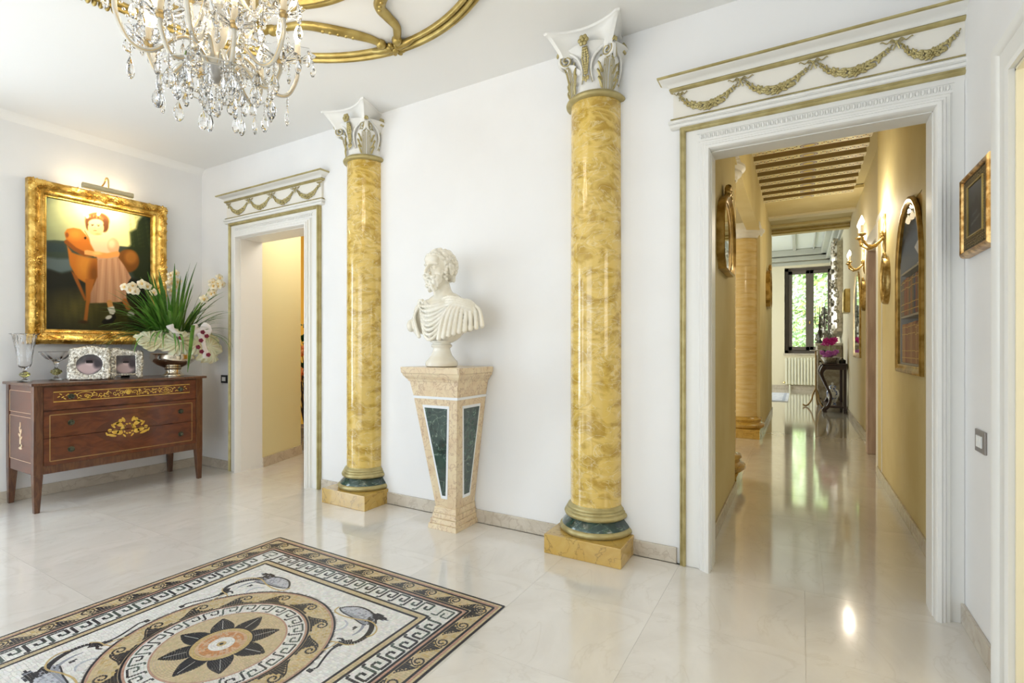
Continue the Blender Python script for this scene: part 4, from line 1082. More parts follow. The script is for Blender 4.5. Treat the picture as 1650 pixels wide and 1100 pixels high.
# top drawer: long scrolled inlay in a slim frame
q = MB(); zc = .838; hh_ = .036; ry = YR - .055
inlay_line(q, [(-ry, zc - hh_), (ry, zc - hh_), (ry, zc + hh_), (-ry, zc + hh_)], .0028, xf, closed=True)
r_ = random.Random(9)
for i in range(13):
    y = -ry + .20 + (2 * ry - .40) * i / 12; s = 1 if i % 2 else -1
    if abs(i - 6) < 1: continue
    inlay_line(q, [(y + .022 * (1 - t) * math.cos(7 * t), zc + s * .018 * (1 - t) * math.sin(7 * t)) for t in arc(14, 0, .9)], .0024, xf)
    for k in range(5): wp(q, blob(y + r_.uniform(-.03, .03), zc + r_.uniform(-.022, .022), .0085, .0036, r_.uniform(0, 3), 7), xf)
for s in (-1, 1):
    for k in range(12): wp(q, blob(s * (ry - .03 - .012 * k), zc + .018 * math.sin(k * 1.7), .010, .0038, s * (.6 if k % 2 else -.6), 7), xf)
    inlay_line(q, [(s * (ry - .19) + s * .05 * math.cos(t), zc + .026 * math.sin(t)) for t in arc(16, 0, 2 * PI)][:-1], .002, xf, closed=True)
wp(q, blob(0, zc, .017, .017), xf); 
for k in range(9): a = PI * k / 8; wp(q, blob(.028 * math.cos(a), zc + .026 * math.sin(a) - .004, .0055, .0045, a, 7), xf)
q.build('scroll_inlay', M_inl, dr[2])
q = MB(); q.box(hx - .022, -YR, .916, hx - .004, YR, .922); q.build('upper_rail', M_wal2, ch)
# side inlay: pale stringing and a small urn of flowers
q = MB(); ys = -hy + .0035; sgn = []
def sblob(cx, cz, rx, rz, a=0):
    P = blob(cx, cz, rx, rz, a, 8); n = len(P); v = [(x, ys - .001, z) for x, z in P] + [(x, ys + .001, z) for x, z in P]
    q.add(v, [tuple(range(n)), tuple(range(2 * n - 1, n - 1, -1))] + [(i, n + i, n + (i + 1) % n, (i + 1) % n) for i in range(n)])
for a in [(0, .50, .016, .040), (.010, .47, .026, .014), (0, .545, .011, .022), (-.010, .59, .010, .024, .3), (.014, .575, .010, .024, -.4), (0, .625, .008, .022), (-.022, .55, .008, .016, .8), (.024, .53, .008, .016, -.8), (.002, .45, .034, .009)]: sblob(*a)
q.build('urn_inlay', mat('pale_boxwood', (.72, .56, .36), .3), ch)
q = MB()
for z in (.36, .69, .72, .88): q.tube([(-hx + .06, ys, z), (hx - .06, ys, z)], .0016, 4)
for x in (-hx + .06, hx - .06): q.tube([(x, ys, .36), (x, ys, .69)], .0016, 4); q.tube([(x, ys, .72), (x, ys, .88)], .0016, 4)
q.build('side_stringing', mat('pale_boxwood'), ch)

# ================= large portrait =================
def paint(name, nu, nv, fn, place, parent):
    """flat painted surface: a colour per vertex"""
    U, V = np.meshgrid(np.linspace(0, 1, nu), np.linspace(0, 1, nv), indexing='ij')
    A = fn(U, V); A = np.clip(A, 0, 1); A = np.where(A < .04045, A / 12.92, ((A + .055) / 1.055) ** 2.4)
    P = [[place(U[i, j], V[i, j]) for j in range(nv)] for i in range(nu)]
    q = MB(); q.grid(P); me = q.mesh(name, M_attr)
    a = me.color_attributes.new('Col', 'FLOAT_COLOR', 'POINT'); a.data.foreach_set('color', np.concatenate([A.reshape(-1, 3), np.ones((nu * nv, 1))], 1).astype('f').ravel())
    return put(name, me, parent)
class Cv:
    def __init__(s, X, Y): s.X = X; s.Y = Y; s.A = np.zeros(X.shape + (3,))
    def mix(s, m, c):
        c = np.array(c, float) / 255 if not callable(c) else c
        s.A += m[..., None] * (c - s.A)
    def ell(s, cx, cy, rx, ry, c, soft=4, a=0):
        x = s.X - cx; y = s.Y - cy; ca, sa = math.cos(a), math.sin(a); x, y = x * ca + y * sa, -x * sa + y * ca
        d = (np.sqrt((x / rx) ** 2 + (y / ry) ** 2) - 1) * min(rx, ry); s.mix(np.clip(.5 - d / soft, 0, 1), c)
    def poly(s, P, c, soft=5):
        ins = np.zeros(s.X.shape, bool); D = np.full(s.X.shape, 1e9); n = len(P)
        for i in range(n):
            x0, y0 = P[i]; x1, y1 = P[(i + 1) % n]
            cond = (y0 > s.Y) != (y1 > s.Y); ins ^= cond & (s.X < (x1 - x0) * (s.Y - y0) / ((y1 - y0) or 1e-9) + x0)
            t = np.clip(((s.X - x0) * (x1 - x0) + (s.Y - y0) * (y1 - y0)) / max((x1 - x0) ** 2 + (y1 - y0) ** 2, 1e-9), 0, 1)
            D = np.minimum(D, np.hypot(s.X - x0 - t * (x1 - x0), s.Y - y0 - t * (y1 - y0)))
        d = np.where(ins, -D, D); s.mix(np.clip(.5 - d / soft, 0, 1), c)
    def line(s, P, r, c, soft=4):
        D = np.full(s.X.shape, 1e9)
        for (x0, y0), (x1, y1) in zip(P, P[1:]):
            t = np.clip(((s.X - x0) * (x1 - x0) + (s.Y - y0) * (y1 - y0)) / max((x1 - x0) ** 2 + (y1 - y0) ** 2, 1e-9), 0, 1)
            D = np.minimum(D, np.hypot(s.X - x0 - t * (x1 - x0), s.Y - y0 - t * (y1 - y0)))
        s.mix(np.clip(.5 - (D - r) / soft, 0, 1), c)
def nz(X, Y, s, seed=0):
    r = np.random.RandomState(seed); o = 0
    for k in range(7):
        a = r.uniform(0, 6.28); f = s * (1.5 ** k); o = o + np.sin((X * math.cos(a) + Y * math.sin(a)) * f + r.uniform(0, 6)) / (1.25 ** k)
    return o / 3.5
def portrait(U, V):
    yt = 75 + 130 * U; X = 62 + 798 * U; Y = yt + (1 - V) * (1030 - yt); c = Cv(X, Y)
    g = np.clip((Y - 60) / 360, 0, 1)[..., None]; side = np.exp(-((X - 560) / 330) ** 2)[..., None]
    c.A[:] = np.array([150, 165, 130]) / 255 * (1 - side) * (1 - .15 * g) + np.array([225, 215, 150]) / 255 * side
    c.A *= (1 + .05 * nz(X, Y, .012, 1))[..., None]
    c.poly([(0, 396), (120, 386), (260, 392), (420, 400), (700, 420), (900, 400), (900, 1100), (0, 1100)], (48, 60, 52), 10)
    c.poly([(0, 500), (140, 520), (240, 515), (240, 600), (150, 620), (60, 590), (0, 600)], (84, 98, 100), 22)
    c.poly([(0, 400), (180, 410), (200, 470), (100, 470), (0, 480)], (40, 56, 58), 14)
    c.poly([(0, 585), (90, 600), (170, 625), (260, 600), (340, 640), (600, 650), (900, 640), (900, 1100), (0, 1100)], (24, 26, 17), 20)
    # tree mass at the right
    c.poly([(680, 310), (735, 285), (750, 230), (790, 195), (900, 180), (900, 700), (720, 640), (640, 460), (690, 400)], (28, 38, 16), 26)
    m = np.clip(nz(X, Y, .09, 4) * .8, 0, 1) * (X > 680) * (Y < 420); c.mix(m * .5, (78, 92, 38))
    # ground
    c.ell(320, 890, 250, 110, (92, 82, 34), 160); c.ell(560, 930, 260, 90, (66, 62, 24), 140)
    m = np.clip(.5 + nz(X, Y, .05, 7), 0, 1) * (Y > 740); c.mix(m * .25, (30, 30, 12))
    # toy horse
    BR = (178, 104, 30)
    c.ell(665, 520, 96, 84, (112, 66, 20), 14); c.ell(690, 495, 50, 48, (150, 96, 34), 30)
    c.poly([(205, 420), (240, 470), (340, 505), (420, 505), (450, 600), (400, 690), (340, 690), (270, 650), (225, 560)], BR, 10)
    c.ell(330, 560, 50, 80, (198, 128, 44), 50); c.ell(400, 620, 40, 80, (120, 66, 16), 50)
    c.poly([(232, 600), (275, 640), (345, 810), (330, 818), (255, 660)], (140, 78, 24), 8)
    c.poly([(335, 660), (400, 660), (388, 760), (362, 850), (350, 965), (322, 968), (340, 820)], (158, 92, 30), 8)
    c.ell(320, 970, 34, 12, (60, 40, 14), 10)
    c.poly([(188, 330), (205, 302), (250, 292), (300, 300), (345, 345), (428, 448), (415, 462), (365, 470), (330, 492), (250, 450), (205, 410)], (182, 104, 30), 8)
    c.ell(260, 340, 46, 34, (206, 132, 48), 40); c.ell(335, 362, 9, 9, (20, 14, 10), 4); c.ell(205, 345, 12, 18, (130, 70, 22), 8)
    c.line([(200, 395), (260, 445), (330, 480), (385, 478)], 15, (128, 70, 22), 8); c.line([(330, 310), (420, 450)], 2, (90, 50, 18), 5)
    # girl: skirt with pleats, bodice, sleeve
    sk = [(425, 515), (585, 495), (640, 560), (692, 640), (650, 700), (655, 812), (520, 826), (370, 832), (375, 760), (425, 640)]
    c.poly(sk, (172, 124, 92), 8)
    st_ = .5 + .5 * np.sin((X - 505) / (16 + (Y - 500) * .03) * 2.2)
    m = np.zeros(X.shape); b_ = Cv(X, Y); b_.poly(sk, (255, 255, 255), 8); c.mix(b_.A[..., 0] * st_ * .45, (222, 178, 140)); c.mix(b_.A[..., 0] * np.clip((430 - X) / 90, 0, 1) * .7, (96, 58, 36)); c.mix(b_.A[..., 0] * np.clip(nz(X, Y, .3, 9), 0, 1) * .35, (235, 200, 160))
    c.poly([(360, 345), (410, 322), (500, 310), (560, 350), (590, 420), (585, 495), (430, 515), (400, 450), (372, 400)], (222, 186, 152), 10)
    c.ell(548, 412, 48, 56, (214, 160, 122), 12); c.ell(535, 400, 26, 28, (236, 190, 152), 22); c.line([(430, 505), (585, 485)], 8, (200, 140, 100), 6)
    c.line([(580, 470), (500, 486), (410, 478)], 19, (220, 148, 78), 8); c.line([(400, 474), (350, 466)], 17, (226, 158, 90), 6)
    for dy in (-10, 0, 10): c.line([(365, 468 + dy), (333, 466 + dy)], 5, (226, 158, 92), 4)
    c.ell(425, 470, 30, 12, (240, 180, 110), 12)
    # head
    c.ell(425, 236, 92, 62, (98, 60, 26), 10); c.ell(478, 268, 34, 48, (84, 48, 20), 10); c.ell(358, 258, 22, 48, (92, 54, 24), 8)
    c.ell(414, 288, 60, 52, (232, 188, 128), 6); c.ell(414, 252, 56, 30, (236, 196, 140), 6); c.ell(408, 318, 36, 20, (230, 182, 124), 6)
    c.ell(386, 270, 9, 4, (60, 44, 34), 3); c.ell(432, 272, 9, 4, (60, 44, 34), 3); c.line([(376, 262), (396, 262)], 2, (130, 90, 50), 3); c.line([(422, 262), (444, 264)], 2, (130, 90, 50), 3)
    c.line([(406, 275), (404, 292)], 2, (206, 150, 98), 4); c.line([(396, 306), (418, 306)], 3, (176, 84, 60), 3); c.ell(440, 295, 12, 9, (236, 166, 120), 12)
    c.line([(344, 212), (372, 200), (404, 190), (440, 200), (462, 220)], 10, (132, 86, 40), 10)
    for a, b2 in ((350, 205), (334, 188), (432, 186), (440, 175)): c.ell(a, b2, 12, 14, (240, 232, 206), 8)
    for k in range(7): c.ell(372 + 12 * k, 205 - 5 * math.sin(k), 6, 8, (96, 56, 24) if k % 2 else (156, 106, 54), 5)
    c.ell(430, 330, 26, 8, (205, 150, 100), 8); c.line([(384, 262), (398, 263)], 2, (90, 60, 34), 2)
    # legs, socks, shoes
    c.line([(518, 826), (532, 870)], 21, (196, 138, 74), 5); c.poly([(500, 862), (552, 850), (566, 890), (548, 912), (520, 905)], (214, 208, 190), 6)
    c.poly([(470, 950), (530, 920), (560, 905), (572, 935), (545, 968), (480, 985), (455, 970)], (20, 16, 12), 6); c.ell(512, 932, 26, 14, (216, 210, 192), 6, -.3)
    c.line([(640, 812), (668, 858)], 20, (168, 100, 50), 5); c.ell(690, 905, 30, 20, (190, 186, 170), 8); c.ell(700, 935, 40, 16, (20, 16, 12), 8)
    vg = np.clip(1.04 - .35 * ((U - .5) ** 2 + (V - .62) ** 2), 0, 1); c.A *= vg[..., None]
    return c.A
PX_ = XL; FY0, FY1, FZ0, FZ1 = 1.525, 2.53, 1.235, 2.562; FW = .125
pt = thing('large_portrait', 'large gilt-framed portrait of a child beside a toy horse, lit by a brass picture light', 'painting', (PX_, (FY0 + FY1) / 2, FZ0))
hy2 = (FY1 - FY0) / 2; hz = FZ1 - FZ0
prof = [(0, 0), (0, .058), (.006, .070), (.018, .078), (.034, .082), (.046, .076), (.062, .060), (.078, .050), (.090, .050), (.096, .056), (.102, .050), (.112, .036), (.120, .034), (.125, .022), (.125, 0)]
path = [((0, -hy2, 0), (0, 1, 1), (1, 0, 0)), ((0, -hy2, hz), (0, 1, -1), (1, 0, 0)), ((0, hy2, hz), (0, -1, -1), (1, 0, 0)), ((0, hy2, 0), (0, -1, 1), (1, 0, 0)), ((0, -hy2, 0), (0, 1, 1), (1, 0, 0))]
MB().sweep(prof, path, cap=False).build('frame', M_gildf, pt, smooth=40)
# carved ornament: leaf clusters at corners and centres, beads along the sight edge
q = MB(); ro = random.Random(6)
def onframe(t, off):
    per = [hz, 2 * hy2, hz, 2 * hy2]; d = t
    if d < hz: return (0, -hy2 + off, d), 1
    d -= hz
    if d < 2 * hy2: return (0, -hy2 + d, hz - off), 0
    d -= 2 * hy2
    if d < hz: return (0, hy2 - off, hz - d), 1
    d -= hz; return (0, hy2 - d, off), 0
tot = 2 * hz + 4 * hy2
def near_c(t):
    cs = [0, hz / 2, hz, hz + hy2, hz + 2 * hy2, hz * 1.5 + 2 * hy2, 2 * hz + 2 * hy2, 2 * hz + 3 * hy2, tot]
    return min(abs(t - c) for c in cs)
for i in range(1500):
    t = ro.uniform(0, tot); d = near_c(t); w_ = max(0, 1 - d / .22)
    if ro.random() > .25 + .9 * w_: continue
    off = .034 + ro.gauss(0, .010 + .018 * w_); off = min(max(off, .008), .082)
    (x, y, z), vert = onframe(t, off); z = min(max(z, .008), hz - .008); y = min(max(y, -hy2 + .008), hy2 - .008)
    q.ball((.074 - abs(off - .034) * .45, y, z), (.013, .016 if not vert else .008, .016 if vert else .008), 6, 4, T=Matrix.Rotation(ro.uniform(-1, 1), 3, 'X'))
stuff(q.build('carved_leafwork', M_gildf, pt, smooth=60))
q = MB(); nb = 260
for i in range(nb):
    (x, y, z), vert = onframe(tot * i / nb, .098); z = min(max(z, .098), hz - .098); y = min(max(y, -hy2 + .098), hy2 - .098); q.ball((.056, y, z), .0055, 5, 4)
stuff(q.build('beaded_edge', M_gildf, pt, smooth=60))
paint('canvas', 170, 215, portrait, lambda u, v: (.020, -hy2 + FW - .004 + (2 * hy2 - 2 * FW + .008) * u, FW - .004 + (hz - 2 * FW + .008) * v), pt)
# brass picture light: wall-to-frame arm and horizontal tube
PLX, PLY, PLZ = XL + .22, 2.02, 2.595
pl = thing('picture_light', 'brass tube picture light on a curved arm above the large portrait', 'lamp', (XL, 2.0, 2.60))
M_pbr = mat('pale_brass', (.62, .55, .36), .35, metal=.8)
q = MB(); P = []
for a in arc(11, -.2, PI + .2): P.append((.20 - .03 + .032 * math.cos(a) * 1.15, -.23, 0 + .026 * math.sin(a)))
q.lathe([(0, 0)], seg=4) if 0 else None
q = MB()
for i, a in enumerate([0]):
    sec = [(.025 * math.cos(t), -.045 + .025 * math.sin(t)) for t in arc(15, -1.0, PI + .9)]
    sec = sec + [(x * .86, -.045 + (z + .045) * .86) for x, z in reversed(sec)]
    q.grid([[(.21 + x, y, z) for x, z in sec] for y in (-.18, .18)], closed=True); 
    for y in (-.18, .18): q.add([(.21 + .025 * math.cos(t), y, -.045 + .025 * math.sin(t)) for t in arc(15, -1.0, PI + .9)], [tuple(range(15))])
q.build('lamp_tube', M_pbr, pl, smooth=50)
MB().tube(catmull([(.0, 0, -.01), (.06, 0, .005), (.13, 0, .03), (.17, 0, .07), (.205, 0, .05), (.212, 0, -.022)], 6), .006, 8).build('curved_arm', M_brass, pl, smooth=60)
MB().box(0, -.02, -.03, .012, .02, .03).build('wall_plate', M_brass, pl)
MB().tube([(.21, -.16, -.050), (.21, .16, -.050)], .010, 8).build('lamp_bulb', mat('warm_tube', (1, .9, .7), .5, emit=(1, .78, .45), es=8), pl)
for y in (-.14, 0, .14): lamp('picture_glow', 'SPOT', (.20, y, -.075), 11, (1, .78, .46), (math.radians(0), math.radians(30), 0), pl, spot_size=2.4, spot_blend=.9, shadow_soft_size=.02)
for y in (-.14, .14): lamp('picture_back_glow', 'POINT', (.15, y, .012), 1.3, (1, .76, .44), (0, 0, 0), pl, shadow_soft_size=.012)

# ================= things on the chest =================
TZ = .946
gl = thing('fluted_glass_vase', 'tall clear glass vase with a flared fluted rim at the near end of the chest', 'vase', (-5.12, 1.452, TZ))
q = MB(); wv = lambda q_, z: 1 + (.06 * math.cos(14 * q_) if z > .20 else 0)
q.lathe([(0, 0), (.042, .0), (.044, .004), (.02, .012), (.008, .024), (.008, .03), (.022, .04), (.026, .055), (.02, .07), (.008, .082), (.010, .095), (.034, .115), (.042, .14), (.046, .20), (.052, .26), (.060, .31), (.066, .355), (.083, .364), (.082, .366), (.063, .357), (.056, .31), (.048, .26), (.042, .20), (.038, .14), (.030, .118), (0, .105)], seg=56, rad=wv)
q.build('glass_body', M_glass, gl, smooth=60)
M_yg = mat('pale_yellow_glass', (.95, .90, .45), .05, trans=.85)
q = MB(); q.lathe([(0, .034), (.023, .04), (.027, .055), (.021, .07), (0, .076)], seg=16)
for k in range(8): a = PI * k / 4; q.ball((.024 * math.cos(a), .024 * math.sin(a), .054 + .006 * (k % 2)), .010, 6, 4)
q.build('yellow_glass_knop', M_yg, gl, smooth=60)
gl = thing('glass_compote', 'low clear glass compote with a scalloped bowl, between the flared vase and oval-window photo frame', 'glass dish', (-5.15, 1.648, TZ))
q = MB(); wv = lambda q_, z: 1 + (.07 * math.cos(8 * q_) if z > .17 else 0)
q.lathe([(0, 0), (.045, 0), (.047, .004), (.022, .014), (.009, .03), (.010, .04), (.026, .05), (.030, .068), (.022, .085), (.009, .095), (.010, .12), (.022, .15), (.06, .172), (.085, .200), (.104, .226), (.102, .228), (.082, .206), (.055, .180), (0, .160)], seg=56, rad=wv)
q.build('glass_body', M_glass, gl, smooth=60)
q = MB(); q.lathe([(0, .046), (.027, .05), (.031, .068), (.023, .085), (0, .09)], seg=16)
for k in range(8): a = PI * k / 4; q.ball((.028 * math.cos(a), .028 * math.sin(a), .066 + .006 * (k % 2)), .011, 6, 4)
q.build('yellow_glass_knop', M_yg, gl, smooth=60)
def photo(U, V):
    X = U * 100; Y = V * 100; c = Cv(X, Y); c.A[:] = .33; c.A += (.10 * nz(X, Y, .07, 3))[..., None]
    c.ell(45, 30, 45, 28, (190, 175, 172), 12); c.ell(52, 62, 17, 19, (205, 192, 188), 8); c.ell(52, 72, 20, 13, (70, 60, 62), 10); c.ell(80, 55, 16, 24, (60, 55, 60), 12); c.ell(47, 60, 2.4, 1.6, (60, 50, 50), 2); c.ell(57, 60, 2.4, 1.6, (60, 50, 50), 2)
    c.A = c.A * np.array([1.0, .95, .97]); return c.A
def silver_frame(name, label, loc, rz, w_, h_, oval, tilt, seed):
    t = thing(name, label, 'photo frame', loc, rz); T = Matrix.Rotation(math.radians(-tilt), 4, 'X'); q = MB(); q.T = T
    n = 64; out = []; inn = []; r = random.Random(seed)
    for k in range(n):
        a = 2 * PI * (k + .5) / n; ca, sa = math.cos(a), math.sin(a); m = max(abs(ca), abs(sa)) ; p = 1 / m
        x = ca * p; z = sa * p; f = 1
        if oval:
            x *= w_ / 2 * (1.0 if z < 0 else .96); z *= h_ / 2; z += .018 * math.exp(-(x / .06) ** 2) * (z > 0)
            ix, iz = ca * w_ * .31, sa * h_ * .32 - .006
        else:
            x *= w_ / 2; z *= h_ / 2; x *= 1 - .10 * (z < 0) * (abs(z) / (h_ / 2)) * (abs(z) < h_ * .42); z += .014 * (z > 0) * (1 - abs(x) / (w_ / 2)) + .02 * math.exp(-((x + w_ * .3) / .04) ** 2) * (z > 0)
            ix, iz = ca * p * w_ * .27, sa * p * h_ * .33
            if z < 0 and abs(x) < w_ * .30 and abs(sa) > .7: z += .022
        out.append((x, z + h_ / 2)); inn.append((ix, iz + h_ / 2))
    rows = []
    for s, y in ((1, .006), (1, -.006), (.97, -.010), (.80, -.016), (.45, -.017), (.15, -.011), (0, -.008), (0, .002)):
        rows.append([(o[0] * s + i_[0] * (1 - s), y, o[1] * s + i_[1] * (1 - s)) for o, i_ in zip(out, inn)])
    q.grid(rows, closed=True); q.build('frame', M_silver, t, smooth=60)
    q = MB(); q.T = T
    for k in range(300):
        i = r.randrange(n); s = r.uniform(.12, .96); o, i_ = out[i], inn[i]
        q.ball((o[0] * s + i_[0] * (1 - s), -.0145, o[1] * s + i_[1] * (1 - s)), (r.uniform(.004, .010), .006, r.uniform(.003, .006)), 6, 4, T=Matrix.Rotation(r.uniform(0, 3), 3, 'Y'))
    if oval:
        for k in range(7): a = PI * k / 6; q.ball((.026 * math.cos(a), -.016, h_ * .92 + .020 * math.sin(a)), (.010, .005, .012), 6, 4)
    stuff(q.build('embossed_relief', M_silver, t, smooth=60))
    # picture behind glass
    def place(u, v):
        x = (u - .5) * w_ * .62; z = (v - .5) * h_ * .68 + h_ / 2
        if oval:
            x2, z2 = (u - .5) * 2, (v - .5) * 2; x = x2 * math.sqrt(1 - z2 * z2 / 2) * w_ * .315; z = z2 * math.sqrt(1 - x2 * x2 / 2) * h_ * .325 + h_ / 2 - .006
        else: x = (u - .5) * w_ * .56
        return tuple((T @ Vector((x, -.003, z)))[:])
    paint('photograph', 30, 30, photo, place, t)
    q = MB(); q.T = T; q.box(-w_ * .33, .006, h_ * .1, w_ * .33, .009, h_ * .9); q.build('backing', M_dark, t)
    q = MB(); q.add([(-.02, .012, h_ * .6), (.02, .012, h_ * .6), (.03, .12, 0), (-.03, .12, 0), (-.02, .016, h_ * .6), (.02, .016, h_ * .6), (.03, .124, 0), (-.03, .124, 0)], [(0, 1, 2, 3), (7, 6, 5, 4), (0, 4, 5, 1), (1, 5, 6, 2), (2, 6, 7, 3), (3, 7, 4, 0)]); q.build('easel_strut', M_dark, t)
    return t
silver_frame('oval_window_photo_frame', 'embossed silver photo frame with a wide oval picture opening', (-4.93, 1.78, TZ + .001), math.radians(60), .270, .262, True, 13, 1)
silver_frame('square_window_photo_frame', 'embossed silver photo frame on scroll feet with a square picture opening', (-4.93, 2.035, TZ + .001), math.radians(70), .240, .235, False, 10, 2)

# ================= flower arrangement =================
FX, FYY = -5.01, 2.44
M_leaf = mat('cymbidium_leaf', (.045, .14, .015), .35, col2=(.12, .26, .04), scale=9, spec=.4)
bowl = thing('silver_flower_bowl', 'silver footed bowl holding long green leaves and cream orchids on the chest', 'flower arrangement', (FX, FYY, TZ))
MB().lathe([(0, 0), (.088, 0), (.090, .006), (.086, .014), (.070, .024), (.062, .04), (.060, .058), (.066, .062), (.07, .068), (.064, .074), (.085, .085), (.130, .105), (.165, .135), (.180, .165), (.176, .195), (.184, .205), (.178, .207), (.168, .195), (.16, .14), (.11, .11), (0, .095)], seg=40).build('bowl', mat('polished_silver', (.72, .66, .55), .14, metal=1), bowl, smooth=50)
def blade(L, lean, droop, wd, tw):
    q = MB(); n = 12; P = []; p = Vector((0, 0, 0)); a = lean
    for i in range(n):
        t = i / (n - 1); w_ = wd * min(1, .5 + 2.2 * t) * (1 - t ** 3) + .0008; sx = Vector((-math.sin(tw * t), math.cos(tw * t), 0)) ; 
        up = Vector((-math.cos(a), 0, math.sin(a))); P.append([p - sx * w_, p - up * w_ * .35, p + sx * w_])
        p = p + Vector((math.sin(a), 0, math.cos(a))) * (L / n); a += droop / n * (.4 + 1.6 * t)
    q.grid(P); return q.mesh('leaf', M_leaf, 180)
rl = random.Random(21)
BL = [blade(.62, .12, .25, .0145, .3), blade(.58, .35, .8, .015, -.4), blade(.62, .60, 1.1, .013, .5), blade(.55, .85, 1.3, .012, .2), blade(.60, .95, 2.2, .011, -.3), blade(.48, .25, .35, .015, .6)]
for m_ in BL: pass
def leaf(az, bl, sc, z=.20, r0=.03):
    ca, sa = math.cos(az), math.sin(az)
    put('leaf', BL[bl], bowl, (r0 * ca * .8, r0 * sa * 1.6, z), (rl.uniform(-.1, .1), rl.uniform(-.08, .08), az), (sc, sc, sc))
def leaf_ok(az, bl, sc, r0=.03):
    """keep blades clear of the two walls and the chest top"""
    ca, sa = math.cos(az), math.sin(az); rot = (rl.uniform(-.1, .1), rl.uniform(-.08, .08), az); Mx = Euler(rot).to_matrix()
    o = Vector((r0 * ca * .8, r0 * sa * 1.6, .29))
    for v in BL[bl].vertices:
        p = o + Mx @ (v.co * sc)
        if p.y > .435 or p.x < -.262 or p.z < .02 or p.y < -.60: return False
    put('leaf', BL[bl], bowl, o, rot, (sc, sc, sc)); return True
cnt = 0
while cnt < 150:
    side = rl.choice((-1, -1, 1)); az = side * PI / 2 + rl.gauss(-.25 * side, .6)
    if math.cos(az) < -.6: az = PI - az
    bl = rl.choices((0, 1, 2, 3, 4, 5), (3, 4, 4, 4, 2.5, 3))[0]; cnt += leaf_ok(az, bl, rl.uniform(.68, 1.08) * (1.12 if bl in (0, 1, 5) else 1), rl.uniform(.01, .07))
for az, bl, sc in ((-1.2, 0, 1.2), (.4, 0, 1.38), (.9, 0, 1.35), (-.6, 0, 1.3), (.9, 1, 1.2), (-1.3, 1, 1.2), (.8, 2, .9), (-1.5, 2, 1.12), (-1.4, 3, 1.1), (-1.7, 3, 1.0), (.9, 4, 1.0), (.7, 4, 1.0), (.8, 3, 1.05), (0, 5, .8), (-.5, 1, .9)): leaf_ok(az, bl, sc)
q = MB(); P = []
for i in range(13):
    t = i / 12; x = .345 - .09 * t; z = .46 - .42 * t; w_ = .016 * (1 - t ** 3) + .001; P.append([(x, -.005 - w_, z), (x + .006, -.005, z), (x, -.005 + w_, z)])
q.grid(P); q.build('leaf', M_leaf, bowl, smooth=180)
# cream orchid blooms on three arching sprays
M_orch = mat('cream_petal', (.86, .74, .52), .5, col2=(.90, .82, .66), scale=14, sss=.1)
q = MB()
for k in range(5):
    a = PI / 2 + 2 * PI * k / 5; ca, sa = math.cos(a), math.sin(a); w_ = .017 if k else .015; L = .034; P = []
    for i in range(6):
        t = i / 5; ww = w_ * math.sin(PI * min(.97, .12 + .8 * t)); zz = .010 * math.sin(PI * t) - .006 * t
        P.append([(ca * L * t - sa * u * ww, sa * L * t + ca * u * ww, zz + .004 * u * u) for u in (-1, -.4, .4, 1)])
    q.grid(P)
pet = q.mesh('orchid_bloom', M_orch, 180)
q = MB(); q.ball((0, 0, .007), (.009, .009, .010), 7, 5); q.ball((0, -.010, .005), (.010, .009, .006), 6, 4); lipm = q.mesh('bloom_lip', mat('pale_yellow_lip', (.80, .55, .20), .5), 180)
M_stem = mat('pale_green_stem', (.30, .38, .10), .5)
for sp, (P, nb_) in enumerate(((((0, -.02, .2), (.04, -.12, .50), (.05, -.26, .78), (.08, -.40, .74)), 11), (((0, 0, .2), (-.08, .02, .55), (-.13, .06, .82), (-.12, .04, .93)), 10), (((0, .03, .2), (.05, .14, .50), (.10, .26, .80), (.11, .34, .92)), 12))):
    cu = catmull(P, 8); MB().tube(cu, .004, 6).build('flower_stem', M_stem, bowl, smooth=60)
    for k in range(nb_):
        t = .60 + .40 * k / (nb_ - 1); p = cu[min(int(t * (len(cu) - 1)), len(cu) - 1)]; off = Vector((rl.uniform(.015, .05), rl.uniform(-.035, .035), rl.uniform(-.035, .035)))
        f = Vector((1, -.4 + rl.uniform(-.5, .5), rl.uniform(-.3, .3))).normalized(); T = f.to_track_quat('Z', 'Y').to_matrix().to_4x4(); T.translation = p + off; s_ = rl.uniform(.95, 1.25)
        o = put('orchid_bloom', pet, bowl, M=T @ Matrix.Diagonal((s_, s_, s_, 1))); put('bloom_lip', lipm, o)
# ruffled cream tulle around the rim, gauze bow, dark red rosebuds
def ruff(cy, cz, ry, rz, seed, cx=.10, rx=.08):
    q = MB(); r = random.Random(seed); P = []; ph = [r.uniform(0, 6) for _ in range(4)]
    for i in range(10):
        v = i / 9; row = []
        for k in range(90):
            a = 2 * PI * k / 90; w_ = 1 + (.03 + .05 * v) * math.sin(7 * a + ph[0] + 2 * v) + .07 * v * math.sin(15 * a + ph[1]) + .08 * v * math.sin(4 * a + ph[2])
            row.append((cx + rx * (.4 * math.cos(v * 2.2) + .30 * math.sin(15 * a + ph[3] + 3 * v) * v), cy + ry * .92 * v * w_ * math.cos(a), cz + rz * v * w_ * math.sin(a)))
        P.append(row)
    q.grid(P, closed=True); o = q.build('tulle_ruffle', MT['cream_tulle'], bowl, smooth=180); m_ = o.modifiers.new('s', 'SOLIDIFY'); m_.thickness = .002
mat('cream_tulle', (.88, .82, .60), .7, col2=(.80, .70, .44), scale=8, sss=.2)
ruff(-.19, .32, .17, .09, 1, cx=.17); ruff(-.06, .31, .15, .12, 2, cx=.19); ruff(.22, .27, .15, .14, 3, cx=.16); ruff(.10, .31, .13, .12, 4, cx=.18); ruff(.26, .19, .09, .08, 5, cx=.14); ruff(-.28, .34, .10, .06, 6, cx=.17)
M_gz = mat('white_gauze', (.88, .84, .84), .6, alpha=.82)
